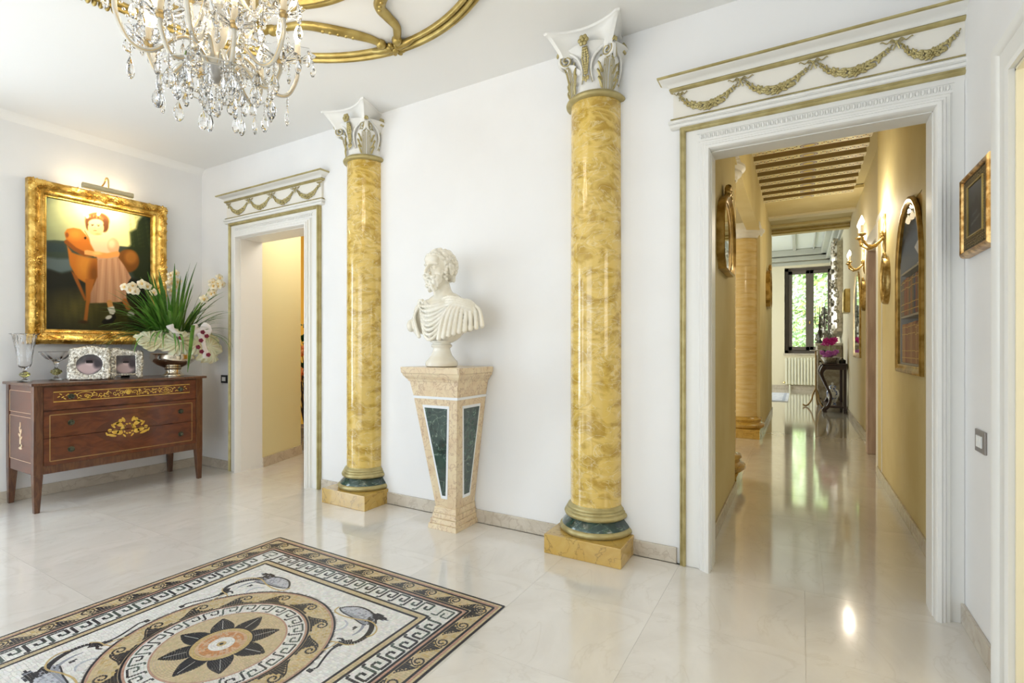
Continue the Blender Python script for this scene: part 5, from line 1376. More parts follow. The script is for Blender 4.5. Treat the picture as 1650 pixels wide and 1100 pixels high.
def ribbon(P, wd, up, name='gauze_ribbon'):
    q = MB(); cu = catmull(P, 6); rows = []
    for i, p in enumerate(cu): t = i / (len(cu) - 1); u = Vector(up); w_ = wd * (1 + .25 * math.sin(t * 9)); rows.append([p - u * w_, p + Vector((.006 * math.sin(i), 0, 0)), p + u * w_])
    q.grid(rows); o = q.build(name, M_gz, bowl, smooth=180); m_ = o.modifiers.new('s', 'SOLIDIFY'); m_.thickness = .0015
DX, DZ = .10, .115
def rb_(P, *k): ribbon([(x + DX, y, z + DZ) for x, y, z in P], *k)
rb_([(.17, .085, .285), (.19, .045, .33), (.20, .00, .32), (.19, .02, .28), (.18, .085, .285)], .026, (0, .2, 1)); rb_([(.17, .085, .285), (.19, .13, .345), (.20, .18, .32), (.19, .15, .28), (.18, .085, .285)], .026, (0, -.2, 1))
rb_([(.18, .085, .28), (.20, .10, .22), (.20, .12, .13), (.19, .14, .05)], .024, (0, 1, .1)); rb_([(.17, .07, .27), (.19, .03, .25), (.19, .00, .22)], .022, (0, .3, 1))
rb_([(.15, -.05, .20), (.16, -.09, .26), (.15, -.135, .31), (.13, -.14, .345)], .026, (0, .9, .35))
q = MB()
q.ball((0, 0, 0), (.012, .015, .014), 8, 6)
for k in range(5): a = 2 * PI * k / 5; q.ball((.006, .010 * math.cos(a), .010 * math.sin(a)), (.008, .009, .008), 6, 4)
rb = q.mesh('rosebud', mat('burgundy_bud', (.16, .006, .03), .55), 180)
for y, z in ((.085, .40), (-.10, .345), (.07, .325), (.045, .265), (.075, .225), (.135, .195), (.12, .365)): put('rosebud', rb, bowl, (.325, y, z), sc=1.15)
# ================= gilded ceiling moulding around the chandelier =================
cm_ = thing('ceiling_moulding', 'gilded ring moulding with scrolls on the ceiling around the crystal chandelier', 'ceiling moulding', (MX, MY, H))
def ringm(rc, w_, h_, name, beads):
    q = MB(); prof = [(rc - w_ / 2, 0)]
    for k in range(beads):
        c0 = rc - w_ / 2 + w_ * (k + .5) / beads; rb = w_ / beads / 2; hh2 = h_ * (1 if k == beads // 2 or beads < 3 else .7)
        for t in arc(6, PI, 0): prof.append((c0 + rb * math.cos(t), -.006 - (hh2 - .006) * math.sin(t)))
    prof.append((rc + w_ / 2, 0)); q.lathe(prof, seg=120); return q.build(name, M_goldp, cm_, smooth=50)
ringm(1.13, .082, .036, 'outer_ring', 3); ringm(.60, .13, .045, 'inner_ring', 3)
def pol(r_, deg, z=-.012): a = math.radians(deg); return (r_ * math.cos(a), r_ * math.sin(a), z)
def leafcl(q, c, r_, n=9, seed=0):
    ra = random.Random(seed)
    for k in range(n):
        a = 2 * PI * k / n; q.ball((c[0] + r_ * .6 * math.cos(a), c[1] + r_ * .6 * math.sin(a), c[2] - .004), (r_ * .42, r_ * .26, .016), 7, 5, T=Matrix.Rotation(a, 3, 'Z'))
    q.ball((c[0], c[1], c[2] - .012), (r_ * .36, r_ * .36, .018), 8, 6)
scl = []
for k in range(4):
    o = 90 * k
    for P in ([(1.05, 98), (.985, 100), (.92, 104), (.84, 112), (.805, 121), (.865, 133)], [(1.06, 92), (.97, 87.5), (.88, 86), (.80, 84), (.755, 76), (.755, 66), (.80, 54), (.865, 46)]):
        cu = catmull([pol(r_, a + o) for r_, a in P], 7); n = len(cu)
        q = MB(); q.tube(cu, [.020 + .012 * math.sin(PI * i / (n - 1)) for i in range(n)], 8, flat=.8, up=(0, 0, 1))
        q.ball(pol(P[0][0], P[0][1] + o, -.016), (.032, .032, .03), 8, 6); q.ball(pol(P[-1][0], P[-1][1] + o, -.016), (.034, .034, .03), 8, 6)
        mid = cu[n // 2]
        for i in range(5): p = cu[n // 2 - 4 + 2 * i]; q.ball(p + Vector((0, 0, -.020)), (.014, .012, .012), 6, 4)
        q.build('scroll', M_goldp, cm_, smooth=60)
    q = MB(); c = pol(1.115, 95 + o, -.020); leafcl(q, c, .062, 8, k)
    for s in (-1, 1):
        cu = catmull([pol(1.10, 95 + o + s * 1), pol(1.10, 95 + o + s * 5, -.02), pol(1.10, 95 + o + s * 8, -.012)], 5); q.tube(cu, [.03 - .018 * i / (len(cu) - 1) for i in range(len(cu))], 8)
    q.build('outer_knot', M_goldp, cm_, smooth=60)
    q = MB(); leafcl(q, pol(.865, 139 + o, -.014), .055, 7, k)
    for s in (-1, 1):
        cu = catmull([pol(.865, 139 + o + s * 2), pol(.86, 139 + o + s * 7, -.016), pol(.85, 139 + o + s * 11, -.008)], 5); q.tube(cu, [.026 - .014 * i / (len(cu) - 1) for i in range(len(cu))], 8)
    cu = catmull([pol(.85, 139 + o), pol(.77, 139 + o, -.02), pol(.68, 139 + o, -.01)], 5); q.tube(cu, [.022 + .022 * i / (len(cu) - 1) for i in range(len(cu))], 8, flat=.6, up=(0, 0, 1))
    q.build('acanthus_knot', M_goldp, cm_, smooth=60)
for i in range(4):   # carved shell on the outer ring between the knots
    q = MB(); base = 182 + 90 * i
    if i % 2: continue
    for k in range(11): a = base + (k - 5) * 1.3; q.ball(pol(1.165 + .02 * math.cos((k - 5) * .3), a, -.02), (.022, .012, .022), 7, 5, T=Matrix.Rotation(math.radians(a), 3, 'Z'))
    q.build('carved_shell', M_goldp, cm_, smooth=60)

# ================= crystal chandelier =================
M_cry = mat('crystal', (1, 1, 1), .0, trans=1, ior=1.52)
M_cream_glass = mat('champagne_glass', (.97, .92, .80), .12, trans=.35, ior=1.4)
M_agold = mat('arm_gold', (.72, .52, .22), .3, metal=.9)
M_bulb = mat('lit_bulb', (1, .9, .7), .4, emit=(1, .80, .50), es=22)
M_cand = mat('candle_sleeve', (.92, .88, .76), .4, emit=(1, .75, .4), es=.5)
cz = 2.325
cd = thing('crystal_chandelier', 'lit gold and crystal chandelier with curved arms, candle bulbs and hanging drops', 'chandelier', (MX - .02, MY - .01, cz))
MB().lathe([(0, -.035), (.016, -.03), (.030, -.012), (.040, .012), (.046, .035), (.040, .05), (.018, .06), (.014, .08), (.030, .11), (.046, .16), (.040, .22), (.018, .26), (.014, .30), (.03, .36), (.04, .42), (.02, .48), (.012, .52), (.012, .72)], seg=20).build('central_stem', M_cream_glass, cd, smooth=60)
MB().lathe([(0, -.05), (.012, -.048), (.030, -.030), (.046, -.004), (.048, .010), (.044, .012)], seg=20).build('lower_cup', mat('dull_silver', (.45, .43, .40), .3, metal=.9), cd, smooth=60)
MB().lathe([(.008, .62), (.008, .735), (.05, .74), (.055, .75), (0, .75)], seg=16).build('ceiling_rod', M_agold, cd)
# shared pieces
q = MB(); q.lathe([(0, -.052), (.006, -.050), (.0125, -.040), (.0145, -.030), (.011, -.018), (.005, -.006), (0, 0)], seg=6); q.v = [(x, y * .55, z) for x, y, z in q.v]; drop = q.mesh('crystal_drop', M_cry)
q = MB(); q.lathe([(0, -.034), (.005, -.032), (.0085, -.024), (.0075, -.014), (.0035, -.004), (0, 0)], seg=6); q.v = [(x, y * .6, z) for x, y, z in q.v]; drop2 = q.mesh('crystal_drop', M_cry)
q = MB(); q.lathe([(0, -.075), (.007, -.072), (.015, -.06), (.019, -.045), (.015, -.028), (.006, -.010), (0, 0)], seg=8); q.v = [(x, y * .5, z) for x, y, z in q.v]; drop3 = q.mesh('crystal_drop', M_cry)
q = MB(); q.ball((0, 0, 0), .0062, 6, 4); beadm = q
q = MB(); q.lathe([(0, 0), (.012, .002), (.018, .012), (.030, .020), (.052, .030), (.060, .040), (.058, .042), (.048, .034), (.026, .026), (.012, .018), (0, .016)], seg=32, rad=lambda a, z: 1 + (.12 * math.cos(8 * a) if z > .015 else 0)); bob = q.mesh('bobeche', M_cry, 60)
q = MB(); q.lathe([(.0, -.012), (.006, -.012), (.010, -.004), (.013, .006), (.008, .012), (.0, .012)], seg=12); cupm = q.mesh('gilt_cup', M_agold, 60)
q = MB(); q.lathe([(.0, .012), (.0105, .012), (.0105, .085), (.0, .085)], seg=12); canm = q.mesh('candle_sleeve', M_cand, 60)
q = MB(); q.lathe([(0, .083), (.008, .085), (.0150, .105), (.0155, .118), (.011, .138), (.005, .153), (0, .160)], seg=12); bulm = q.mesh('bulb', M_bulb, 60)
rc = random.Random(17); chains = MB(); pins = MB(); ND = [0]
def hang(p, n_, dm, sway=0):
    z = p[2]
    for k in range(n_): chains.ball((p[0], p[1], z - .007), (.0058, .0058, .0062), 6, 4); pins.tube([(p[0], p[1], z), (p[0], p[1], z - .014)], .0007, 3); z -= .0145
    if ND[0] < 290:
        ND[0] += 1; put('crystal_drop', dm, cd, (p[0], p[1], z), (0, 0, rc.uniform(0, 6)), sc=1.15)
def swag(a, b_, sag, n):
    for k in range(1, n):
        t = k / n; p = Vector(a).lerp(Vector(b_), t); p.z -= sag * 4 * t * (1 - t); chains.ball(p, .0058, 6, 4)
tips = {}
def arm_tier(n, a0, r_, zc, zr, hump, name, dl):
    for k in range(n):
        a = a0 + 2 * PI * k / n; ca, sa = math.cos(a), math.sin(a)
        P = [(.035, zr), (.035 + r_ * .16, zr + hump), (r_ * .42, zr + hump * .75), (r_ * .66, zr - .035), (r_ * .86, zr - .045 + (zc - zr) * .12), (r_ * .99, zr + (zc - zr) * .45), (r_, zc)]
        cu = catmull([(x * ca, x * sa, z) for x, z in P], 5)
        o = MB().tube(cu, .0085, 8).build('arm', M_cream_glass, cd, smooth=60)
        MB().tube([p + Vector((-sa, ca, 0)) * .0066 + Vector((0, 0, -.003)) for p in cu], .0019, 5).build('gold_core', M_agold, o, smooth=60)
        MB().tube([p - Vector((-sa, ca, 0)) * .0066 + Vector((0, 0, -.003)) for p in cu], .0019, 5).build('gold_core', M_agold, o, smooth=60)
        tip = Vector((r_ * ca, r_ * sa, zc)); tips.setdefault(name, []).append(tip)
        put('bobeche', bob, cd, tip, sc=1.2); put('gilt_cup', cupm, cd, tip + Vector((0, 0, .016))); put('candle_sleeve', canm, cd, tip + Vector((0, 0, .016))); put('bulb', bulm, cd, tip + Vector((0, 0, .016)))
        lamp('candle_light', 'POINT', tip + Vector((0, 0, .205)), 1.05, (1, .86, .66), parent=cd, shadow_soft_size=.018)
        for j in range(5):
            q_ = a + 2 * PI * j / 5; hang((tip.x + .070 * math.cos(q_), tip.y + .070 * math.sin(q_), zc + .043), 1 + (j % 2), dl)
        for fr_i, nb_ in ((8, 1), (14, 2), (20, 3)):
            p = cu[min(fr_i, len(cu) - 1)]; hang((p.x, p.y, p.z - .008), nb_, drop3 if fr_i == 20 else drop)
arm_tier(6, .25, .325, .155, .03, .060, 'low', drop)
arm_tier(6, .25 + PI / 6, .240, .06, .0, .045, 'mid', drop)
arm_tier(5, .6, .20, .345, .28, .055, 'top', drop2)
for key, sag in (('low', .07), ('mid', .05), ('top', .04)):
    t_ = tips[key]; n = len(t_)
    for k in range(n):
        swag(t_[k] + Vector((0, 0, .03)), t_[(k + 1) % n] + Vector((0, 0, .03)), sag, 15 if key != 'top' else 11)
for k in range(6):
    swag(tips['low'][k] + Vector((0, 0, .03)), (.03 * math.cos(k), .03 * math.sin(k), .32), .05, 18)
for rr_, n, z, nb_, dm in ((.05, 6, -.03, 2, drop), (.09, 9, -.02, 3, drop), (.0, 1, -.06, 3, drop3), (.14, 9, -.045, 2, drop), (.20, 10, -.05, 3, drop3), (.16, 8, .10, 2, drop2), (.10, 7, .20, 1, drop2)):
    for k in range(n): a = 2 * PI * k / n + rr_ * 20; hang((rr_ * math.cos(a), rr_ * math.sin(a), z), nb_, dm)
stuff(chains.build('crystal_bead_strings', M_cry, cd)); stuff(pins.build('wire_pins', mat('pin_metal', (.16, .11, .05), .4, metal=.6), cd))
for rr_, z in ((.15, -.045), (.20, -.048)):
    P = [(rr_ * math.cos(a), rr_ * math.sin(a), z) for a in arc(41, 0, 2 * PI)][:-1]; MB().tube(P, .0028, 6, closed=True).build('hoop', M_cream_glass, cd, smooth=60)
# ================= small things in the hall =================
def switch(name, label, loc, rz, w_, h_, plate, keys, keym):
    t = thing(name, label, 'light switch', loc, rz)
    MB().box(-w_ / 2, -.008, -h_ / 2, w_ / 2, 0, h_ / 2).build('cover_plate', plate, t, bev=.002)
    for k in range(keys):
        x = (k - (keys - 1) / 2) * w_ * .19; MB().box(x - w_ * .075, -.012, -h_ * .26, x + w_ * .075, -.007, h_ * .26).build('rocker', keym, t, bev=.001)
M_key = mat('white_plastic', (.82, .82, .80), .35)
switch('light_switch', 'brushed metal switch plate with three white rockers on the right wall', (XR, 2.635, .832), PI / 2 + PI, .125, .088, mat('brushed_steel', (.30, .27, .25), .35, metal=.8), 3, M_key)
bpy.data.objects['light_switch'].rotation_euler[2] = -PI / 2
switch('light_switch', 'black switch plate with white rockers beside the narrow left doorway', (-4.965, YW, .895), 0, .105, .078, M_dark, 3, M_key)

# small icon-like picture on the right wall
pc = thing('small_picture', 'small dark engraved picture in a deep gilt frame on the right wall', 'picture', (XR, 2.615, 1.58))
hw, hh = .187, .335
prof = [(0, 0), (0, .022), (.004, .030), (.012, .036), (.018, .034), (.022, .028), (.022, .012)]
path = [((0, hw, 0), (0, -1, 1), (-1, 0, 0)), ((0, hw, hh), (0, -1, -1), (-1, 0, 0)), ((0, -hw, hh), (0, 1, -1), (-1, 0, 0)), ((0, -hw, 0), (0, 1, 1), (-1, 0, 0)), ((0, hw, 0), (0, -1, 1), (-1, 0, 0))]
MB().sweep(prof, path, cap=False).build('frame', mat('antique_gilt', (.34, .17, .04), .3, metal=.85, col2=(.75, .5, .2), scale=30), pc, smooth=40)
MB().box(-.024, -hw + .02, .02, 0, hw - .02, hh - .02).build('dark_mount', mat('blackened_wood', (.022, .017, .010), .45), pc)
q = MB()
for i in range(15):
    for j in range(26):
        y = -hw + .035 + (2 * hw - .07) * i / 14; z = .035 + (hh - .07) * j / 25
        if abs(y) < .092 and .075 < z < .27: continue
        q.tube([(-.0245, y + .007 * math.cos(a), z + .006 * math.sin(a)) for a in arc(6, 0, 4.6)], .0011, 4)
stuff(q.build('filigree_pattern', mat('dull_gilt_line', (.20, .14, .06), .4, metal=.6), pc))
q = MB()
prof = [(0, .024), (0, .029), (.006, .030), (.007, .024)]
path = [((0, .092, .075), (0, 1, -1), (-1, 0, 0)), ((0, .092, .272), (0, 1, 1), (-1, 0, 0)), ((0, -.092, .272), (0, -1, 1), (-1, 0, 0)), ((0, -.092, .075), (0, -1, -1), (-1, 0, 0)), ((0, .092, .075), (0, 1, -1), (-1, 0, 0))]
MB().sweep(prof, path, cap=False).build('inner_gilt_rim', M_goldp, pc)
def engr(U, V):
    c = Cv(U * 100, V * 100); c.A[:] = .10; c.A[:] += np.clip(V - .45, 0, 1)[..., None] * .35
    c.poly([(0, 0), (100, 0), (100, 40), (80, 48), (66, 66), (55, 74), (44, 60), (30, 64), (15, 50), (0, 48)], (22, 22, 24), 5); c.line([(20, 20), (80, 30)], 2, (90, 90, 90), 4); c.line([(30, 38), (62, 42)], 2, (70, 70, 74), 4)
    return c.A
paint('engraving', 30, 34, engr, lambda u, v: (-.0252, .090 - .18 * u, .077 + .193 * v), pc)

# ================= left room glimpsed through the narrow doorway =================
q = MB(); q.prism([(-4.715, 3.112), (-4.70, 3.112), (-4.93, 3.74), (-5.06, 3.74)], 0, 2.9); struct(q.build('wall_left_passage', mat('lemon_cream_wall', (.80, .75, .46), .7)))
q = MB(); q.prism([(-4.70, 3.112), (-4.688, 3.118), (-4.916, 3.745), (-4.93, 3.74)], 0, .10); struct(q.build('baseboard_passage', M_base))
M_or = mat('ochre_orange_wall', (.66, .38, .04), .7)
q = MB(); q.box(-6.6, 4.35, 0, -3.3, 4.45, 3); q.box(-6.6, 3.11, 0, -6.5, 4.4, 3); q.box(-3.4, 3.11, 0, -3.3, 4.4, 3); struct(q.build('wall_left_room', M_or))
q = MB(); q.box(-6.6, 3.11, 2.9, -3.3, 4.45, 3); struct(q.build('ceiling_left_room', M_yel2))
lamp('fill_left_passage', 'AREA', (-4.2, 3.7, 2.75), 15, (1, .95, .84), (0, math.radians(25), 0), shape='RECTANGLE', size=.7, size_y=.7)  # added lamp under the ceiling, lights the left room warmly
pp = thing('dried_arrangement', 'tall dark twigs with orange blooms in a grey ribbed pot beyond the narrow doorway', 'plant', (-5.16, 3.98, 0))
MB().lathe([(0, 0), (.13, 0), (.14, .02), (.15, .14), (.165, .25), (.16, .27), (.15, .25), (0, .22)], seg=40, rad=lambda a, z: 1 + .03 * math.cos(20 * a)).build('pot', mat('weathered_grey_pot', (.42, .38, .33), .7, col2=(.22, .19, .16), scale=20), pp, smooth=40)
rt = random.Random(8)
for k in range(34):
    a = rt.uniform(0, 6.28); h_ = rt.uniform(.7, 1.7); s_ = rt.uniform(.05, .26)
    cu = catmull([(0, 0, .22), (s_ * .4 * math.cos(a), s_ * .4 * math.sin(a), .22 + h_ * .4), (s_ * math.cos(a + .8), s_ * math.sin(a + .8), .22 + h_ * .8), (s_ * 1.2 * math.cos(a + 1.2), s_ * 1.2 * math.sin(a + 1.2), .22 + h_)], 5)
    MB().tube(cu, [.007 - .005 * i / (len(cu) - 1) for i in range(len(cu))], 5).build('twig', mat('dark_twig', (.05, .028, .016), .8), pp)
q = MB()
for k in range(8): a = 2 * PI * k / 8; q.ball((.03 * math.cos(a), .03 * math.sin(a), .01), (.035, .02, .022), 6, 4, T=Matrix.Rotation(a, 3, 'Z'))
q.ball((0, 0, .02), .024, 6, 5); fm2 = q.mesh('silk_bloom', mat('orange_pink_bloom', (.80, .22, .05), .6, col2=(.85, .55, .25), scale=9), 60)
for k in range(12): put('silk_bloom', fm2, pp, (rt.uniform(-.16, .16), rt.uniform(-.16, .1), rt.uniform(.8, 1.3)), (rt.uniform(0, 2), rt.uniform(0, 2), 0), 1.2)
q = MB(); q.grid([[(0, 0, 0), (0, 0, 0)], [(-.05, .05, .01), (.05, .05, .01)], [(-.06, .10, 0), (.06, .10, 0)], [(0, .18, -.03), (0, .18, -.03)]]); lf2 = q.mesh('broad_leaf', mat('dark_green_leaf', (.02, .10, .02), .4), 180)
for k in range(16): put('broad_leaf', lf2, pp, (rt.uniform(-.14, .14), rt.uniform(-.14, .1), rt.uniform(.6, 1.5)), (rt.uniform(-1, 1), rt.uniform(-1, 1), rt.uniform(0, 6)), 1.0)

# ================= corridor: left wall mirrors =================
M_giltm = mat('dark_antique_gilt', (.30, .19, .05), .32, metal=.85, col2=(.52, .36, .12), scale=14)
def shield_mirror(name, label, loc, w_, h_, dp):
    t = thing(name, label, 'mirror', loc, -PI / 2 + PI)      # faces +X
    t.rotation_euler[2] = PI / 2
    P = [(-w_ * .36, 0), (-w_ / 2, h_ * .16), (-w_ * .5, h_ * .55)] + [(-w_ / 2 * math.cos(a), h_ * .55 + h_ * .45 * math.sin(a)) for a in arc(9, .18, PI - .18)] + [(w_ * .5, h_ * .55), (w_ / 2, h_ * .16), (w_ * .36, 0)]
    c = (0, h_ * .48); prof = [(1.0, 0), (1.0, -dp), (.97, -dp - .006), (.93, -dp + .004), (.90, -dp + .012), (.87, -dp + .016), (.86, -dp + .03)]
    q = MB(); q.grid([[(c[0] + (x - c[0]) * s, y, c[1] + (z - c[1]) * s) for x, z in P] for s, y in prof], closed=True); q.build('frame', M_giltm, t, smooth=35)
    q = MB(); q.add([(c[0] + (x - c[0]) * .87, -dp + .02, c[1] + (z - c[1]) * .87) for x, z in P], [tuple(range(len(P)))]); q.build('mirror_glass', M_mirror, t)
    q = MB(); rr_ = random.Random(3)
    for k in range(9): a = PI * k / 8; q.ball((.06 * math.cos(a), -dp * .8, h_ + .0 + .07 * math.sin(a)), (.020, .024, .024), 6, 4)
    q.ball((0, -dp * .7, h_ + .03), (.022, .025, .035), 8, 6); q.build('carved_crest', M_giltm, t, smooth=60)
    return t
shield_mirror('shield_mirror', 'shield-shaped gilt mirror on the near end of the corridor left wall', (-.475, 3.82, 1.73), .66, .53, .045)
shield_mirror('shield_mirror', 'small gilt mirror on the corridor left wall past the ochre column', (-.475, 9.1, 1.86), .62, .60, .06)

# ================= corridor: arched glazed bookcase niche =================
nb = thing('arched_bookcase', 'tall arched gilt frame with glass over recessed shelves on the corridor right wall', 'bookcase', (.635, 4.24, 1.03))
def arched(w_, h_, n=16): return [(-w_ / 2, 0)] + [(-w_ / 2 * math.cos(a), h_ - w_ * .52 + w_ * .52 * math.sin(a)) for a in arc(n, 0, PI)] + [(w_ / 2, 0)]
def arched_frame(t, w_, h_, fw, mt, sgn=-1):
    P0 = arched(w_, h_); c = (0, h_ * .5); rows = []
    sx = (w_ - 2 * fw) / w_; sz = (h_ - 2 * fw) / h_
    for s, y in ((0, 0), (0, .016), (.1, .022), (.35, .024), (.6, .018), (.8, .013), (.9, .016), (1, .012), (1, -.005)):
        rows.append([(sgn * y, x * (1 + (sx - 1) * s), (z - c[1]) * (1 + (sz - 1) * s) + c[1]) for x, z in P0])
    q = MB(); q.grid(rows, closed=True); return q.build('frame', mt, t, smooth=40)
arched_frame(nb, .90, 1.18, .055, M_giltm)
# spandrels and niche lining
q = MB(); Pn = arched(.79, 1.07); 
top = [(x, z + .055) for x, z in Pn]; q.grid([[(0.004, x, z) for x, z in top], [(0.004, x * 1.12, 1.17 if z > .5 else z) for x, z in top]]); q.build('spandrel', M_giltm, nb)
M_shelf = mat('grey_painted_shelf', (.42, .42, .42), .5)
q = MB(); q.box(.119, -.389, .052, .1225, .389, 1.128); q.build('back_panel', mat('slate_grey_lining', (.40, .43, .45), .6), nb)
q = MB(); q.box(.003, -.390, .052, .12, -.385, 1.128); q.box(.003, .385, .052, .12, .390, 1.128); q.build('side_lining', M_shelf, nb)
for z in (.068, .40, .71): MB().box(.006, -.384, z - .014, .118, .384, z).build('shelf', M_shelf, nb)
rbk = random.Random(13)
bkm = [mat('brown_leather', (.30, .13, .08), .45), mat('dark_red_leather', (.24, .06, .06), .45), mat('navy_cloth', (.05, .07, .20), .6), mat('tan_leather', (.42, .25, .14), .5), mat('black_leather', (.10, .085, .09), .4)]
M_bkg = mat('spine_gilding', (.6, .42, .15), .35, metal=.7)
ordn = ['first', 'second', 'third', 'fourth', 'fifth', 'sixth', 'seventh', 'eighth', 'ninth', 'tenth', 'eleventh', 'twelfth', 'last']
names = ['brown', 'dark red', 'navy blue', 'tan', 'black']
rowl = ['lowest row behind the arched glass', 'middle row behind the arched glass']
for row, (zb, hb) in enumerate(((.0685, .28), (.4005, .265))):
    y = -.378; i = 0
    while y < .32:
        w_ = .052 + rbk.uniform(0, .012); k = rbk.choice((0, 0, 3, 1)) if row == 0 else (2 if y < -.3 or rbk.random() < .15 else rbk.choice((4, 4, 1, 0)))
        hgt_ = hb * rbk.uniform(.93, 1.0)
        bo = thing('book', f'{ordn[i]} book from the near end, {names[k]}, {rowl[row]}', 'book', (.635 + .005, 4.24 + y + w_ / 2, 1.03 + zb), 0, 'bound volumes ' + ('on the lowest shelf' if row == 0 else 'on the middle shelf'))
        q = MB(); q.box(0, -w_ / 2 + .001, 0, .085, w_ / 2 - .001, hgt_); q.build('cover', bkm[k], bo, bev=.004)
        q = MB()
        for zz in (.12, .3, .72, .9): q.box(-.0012, -w_ / 2 + .003, hgt_ * zz, .001, w_ / 2 - .003, hgt_ * zz + .006)
        q.build('spine_bands', M_bkg, bo); y += w_ + .001; i += 1
orn = thing('white_ornament', 'small white porcelain ornament on the top shelf behind the arched glass', 'ornament', (.69, 4.12, 1.7405))
MB().lathe([(0, 0), (.035, 0), (.03, .02), (.012, .04), (.03, .08), (.045, .12), (.03, .16), (.012, .18), (.02, .20), (0, .215)], seg=14, rad=lambda a, z: 1 + .25 * math.cos(5 * a)).build('figure', mat('white_porcelain', (.85, .85, .83), .2), orn, smooth=60)
m = bpy.data.materials.new('thin_glazing'); m.use_nodes = True; nt = m.node_tree; N = nt.nodes; b_ = N['Principled BSDF']; nt.nodes.remove(b_)
g1 = N.new('ShaderNodeBsdfGlossy'); g1.inputs['Roughness'].default_value = .02; t1 = N.new('ShaderNodeBsdfTransparent'); mx = N.new('ShaderNodeMixShader'); fz = N.new('ShaderNodeFresnel'); fz.inputs[0].default_value = 1.015
nt.links.new(fz.outputs[0], mx.inputs[0]); nt.links.new(t1.outputs[0], mx.inputs[1]); nt.links.new(g1.outputs[0], mx.inputs[2]); nt.links.new(mx.outputs[0], N['Material Output'].inputs[0]); M_pane = m
q = MB(); P = arched(.79, 1.07); q.add([(-.006, x, z + .055) for x, z in P], [tuple(range(len(P)))]); q.build('glass_pane', M_pane, nb)
for o in bpy.data.objects:
    if o.name.startswith('pane'): o.data.materials[0] = M_pane
# second arched mirror on the far wall stretch
am = thing('arched_mirror', 'narrow arched gilt mirror on the corridor right wall beyond the second wall lamp', 'mirror', (.76, 9.3, 1.06))
arched_frame(am, 1.0, 1.32, .075, M_giltm); q = MB(); P = arched(.86, 1.18); q.add([(-.012, x, z + .07) for x, z in P], [tuple(range(len(P)))]); q.build('mirror_glass', M_mirror, am)

# ================= wall lamps =================
M_sco = mat('antique_brass', (.36, .24, .08), .35, metal=.85, col2=(.55, .40, .16), scale=30)
def sconce(label, loc):
    t = thing('wall_lamp', label, 'wall lamp', loc, 0, 'brass corridor wall lamps')
    q = MB(); q.lathe([(0, -.16), (.010, -.155), (.018, -.13), (.03, -.09), (.022, -.06), (.03, -.03), (.04, 0), (.03, .03), (.018, .05), (.022, .09), (.014, .12), (.03, .15), (.035, .17), (.028, .175), (0, .17)], seg=14); q.v = [(min(x, 0) * .8 if x > 0 else x * .8, y, z) for x, y, z in q.v]; q.build('backplate', M_sco, t, smooth=50)
    q = MB()
    for k in range(6): a = PI * k / 5; q.ball((-.03, .03 * math.cos(a), -.01 + .03 * math.sin(a)), (.012, .014, .014), 6, 4)
    q.build('backplate_ornament', M_sco, t, smooth=60)
    for s in (-1, 1):
        cu = catmull([(-.02, 0, -.03), (-.07, s * .03, -.085), (-.12, s * .06, -.10), (-.165, s * .085, -.06), (-.178, s * .092, -.015)], 6)
        a_ = MB().tube(cu, [.013 - .004 * i / (len(cu) - 1) for i in range(len(cu))], 8).build('arm', M_sco, t, smooth=60)
        q = MB(); 
        for k in (6, 12, 18): q.ball(cu[k], .017, 8, 6)
        q.build('arm_collar', M_sco, a_, smooth=60)
        tip = Vector((-.178, s * .092, -.015))
        MB().lathe([(0, 0), (.012, .002), (.03, .012), (.034, .022), (.026, .028), (.014, .03), (0, .03)], (tip.x, tip.y, tip.z), 6).build('drip_cup', M_sco, t)
        MB().lathe([(.0, .028), (.011, .028), (.011, .10), (0, .10)], tuple(tip), 12).build('candle_sleeve', M_cand, t, smooth=60)
        MB().lathe([(0, .10), (.010, .103), (.019, .122), (.018, .136), (.010, .160), (.003, .178), (0, .182)], tuple(tip), 12).build('bulb', mat('bright_bulb', (1, .9, .7), .4, emit=(1, .82, .52), es=30), t, smooth=60)
        lamp('wall_lamp_light', 'POINT', tip + Vector((0, 0, .215)), 8, (1, .90, .72), parent=t, shadow_soft_size=.02)
    return t
sconce('two-armed brass wall lamp with candle bulbs above the small oval mirror, nearer of the pair', (.635, 5.34, 2.18))
sconce('two-armed brass wall lamp with candle bulbs above the narrow arched mirror, further of the pair', (.76, 8.35, 2.38))

# oval gilt mirrors
def oval_mirror(label, loc, w_, h_):
    t = thing('oval_mirror', label, 'mirror', loc); rows = []
    for s, y in ((1, 0), (1, -.025), (.94, -.04), (.84, -.036), (.78, -.024), (.77, -.012)): rows.append([(y, w_ / 2 * s * math.cos(a), h_ / 2 * s * math.sin(a)) for a in arc(29, 0, 2 * PI)[:-1]])
    q = MB(); q.grid(rows, closed=True); q.build('frame', M_sco, t, smooth=40)
    q = MB(); q.add([(-.014, w_ * .39 * math.cos(a), h_ * .39 * math.sin(a)) for a in arc(29, 0, 2 * PI)[:-1]], [tuple(range(28))]); q.build('mirror_glass', M_mirror, t)
    q = MB()
    for k in range(5): q.ball((-.025, (k - 2) * .022, h_ / 2 + .015 - .008 * abs(k - 2)), (.014, .016, .026), 6, 4)
    q.build('carved_crest', M_sco, t, smooth=60); return t
oval_mirror('small oval mirror in a gilt frame between the arched bookcase and the corridor doorway', (.635, 5.22, 1.77), .30, .40)
oval_mirror('small oval gilt mirror below the further wall lamp', (.76, 8.32, 1.92), .26, .42)
fr2 = thing('framed_picture', 'deep gilt-framed small picture on the wall past the narrow arched mirror', 'picture', (.76, 10.9, 1.84))
prof = [(0, 0), (0, .07), (.02, .09), (.05, .08), (.07, .05), (.07, .02)]
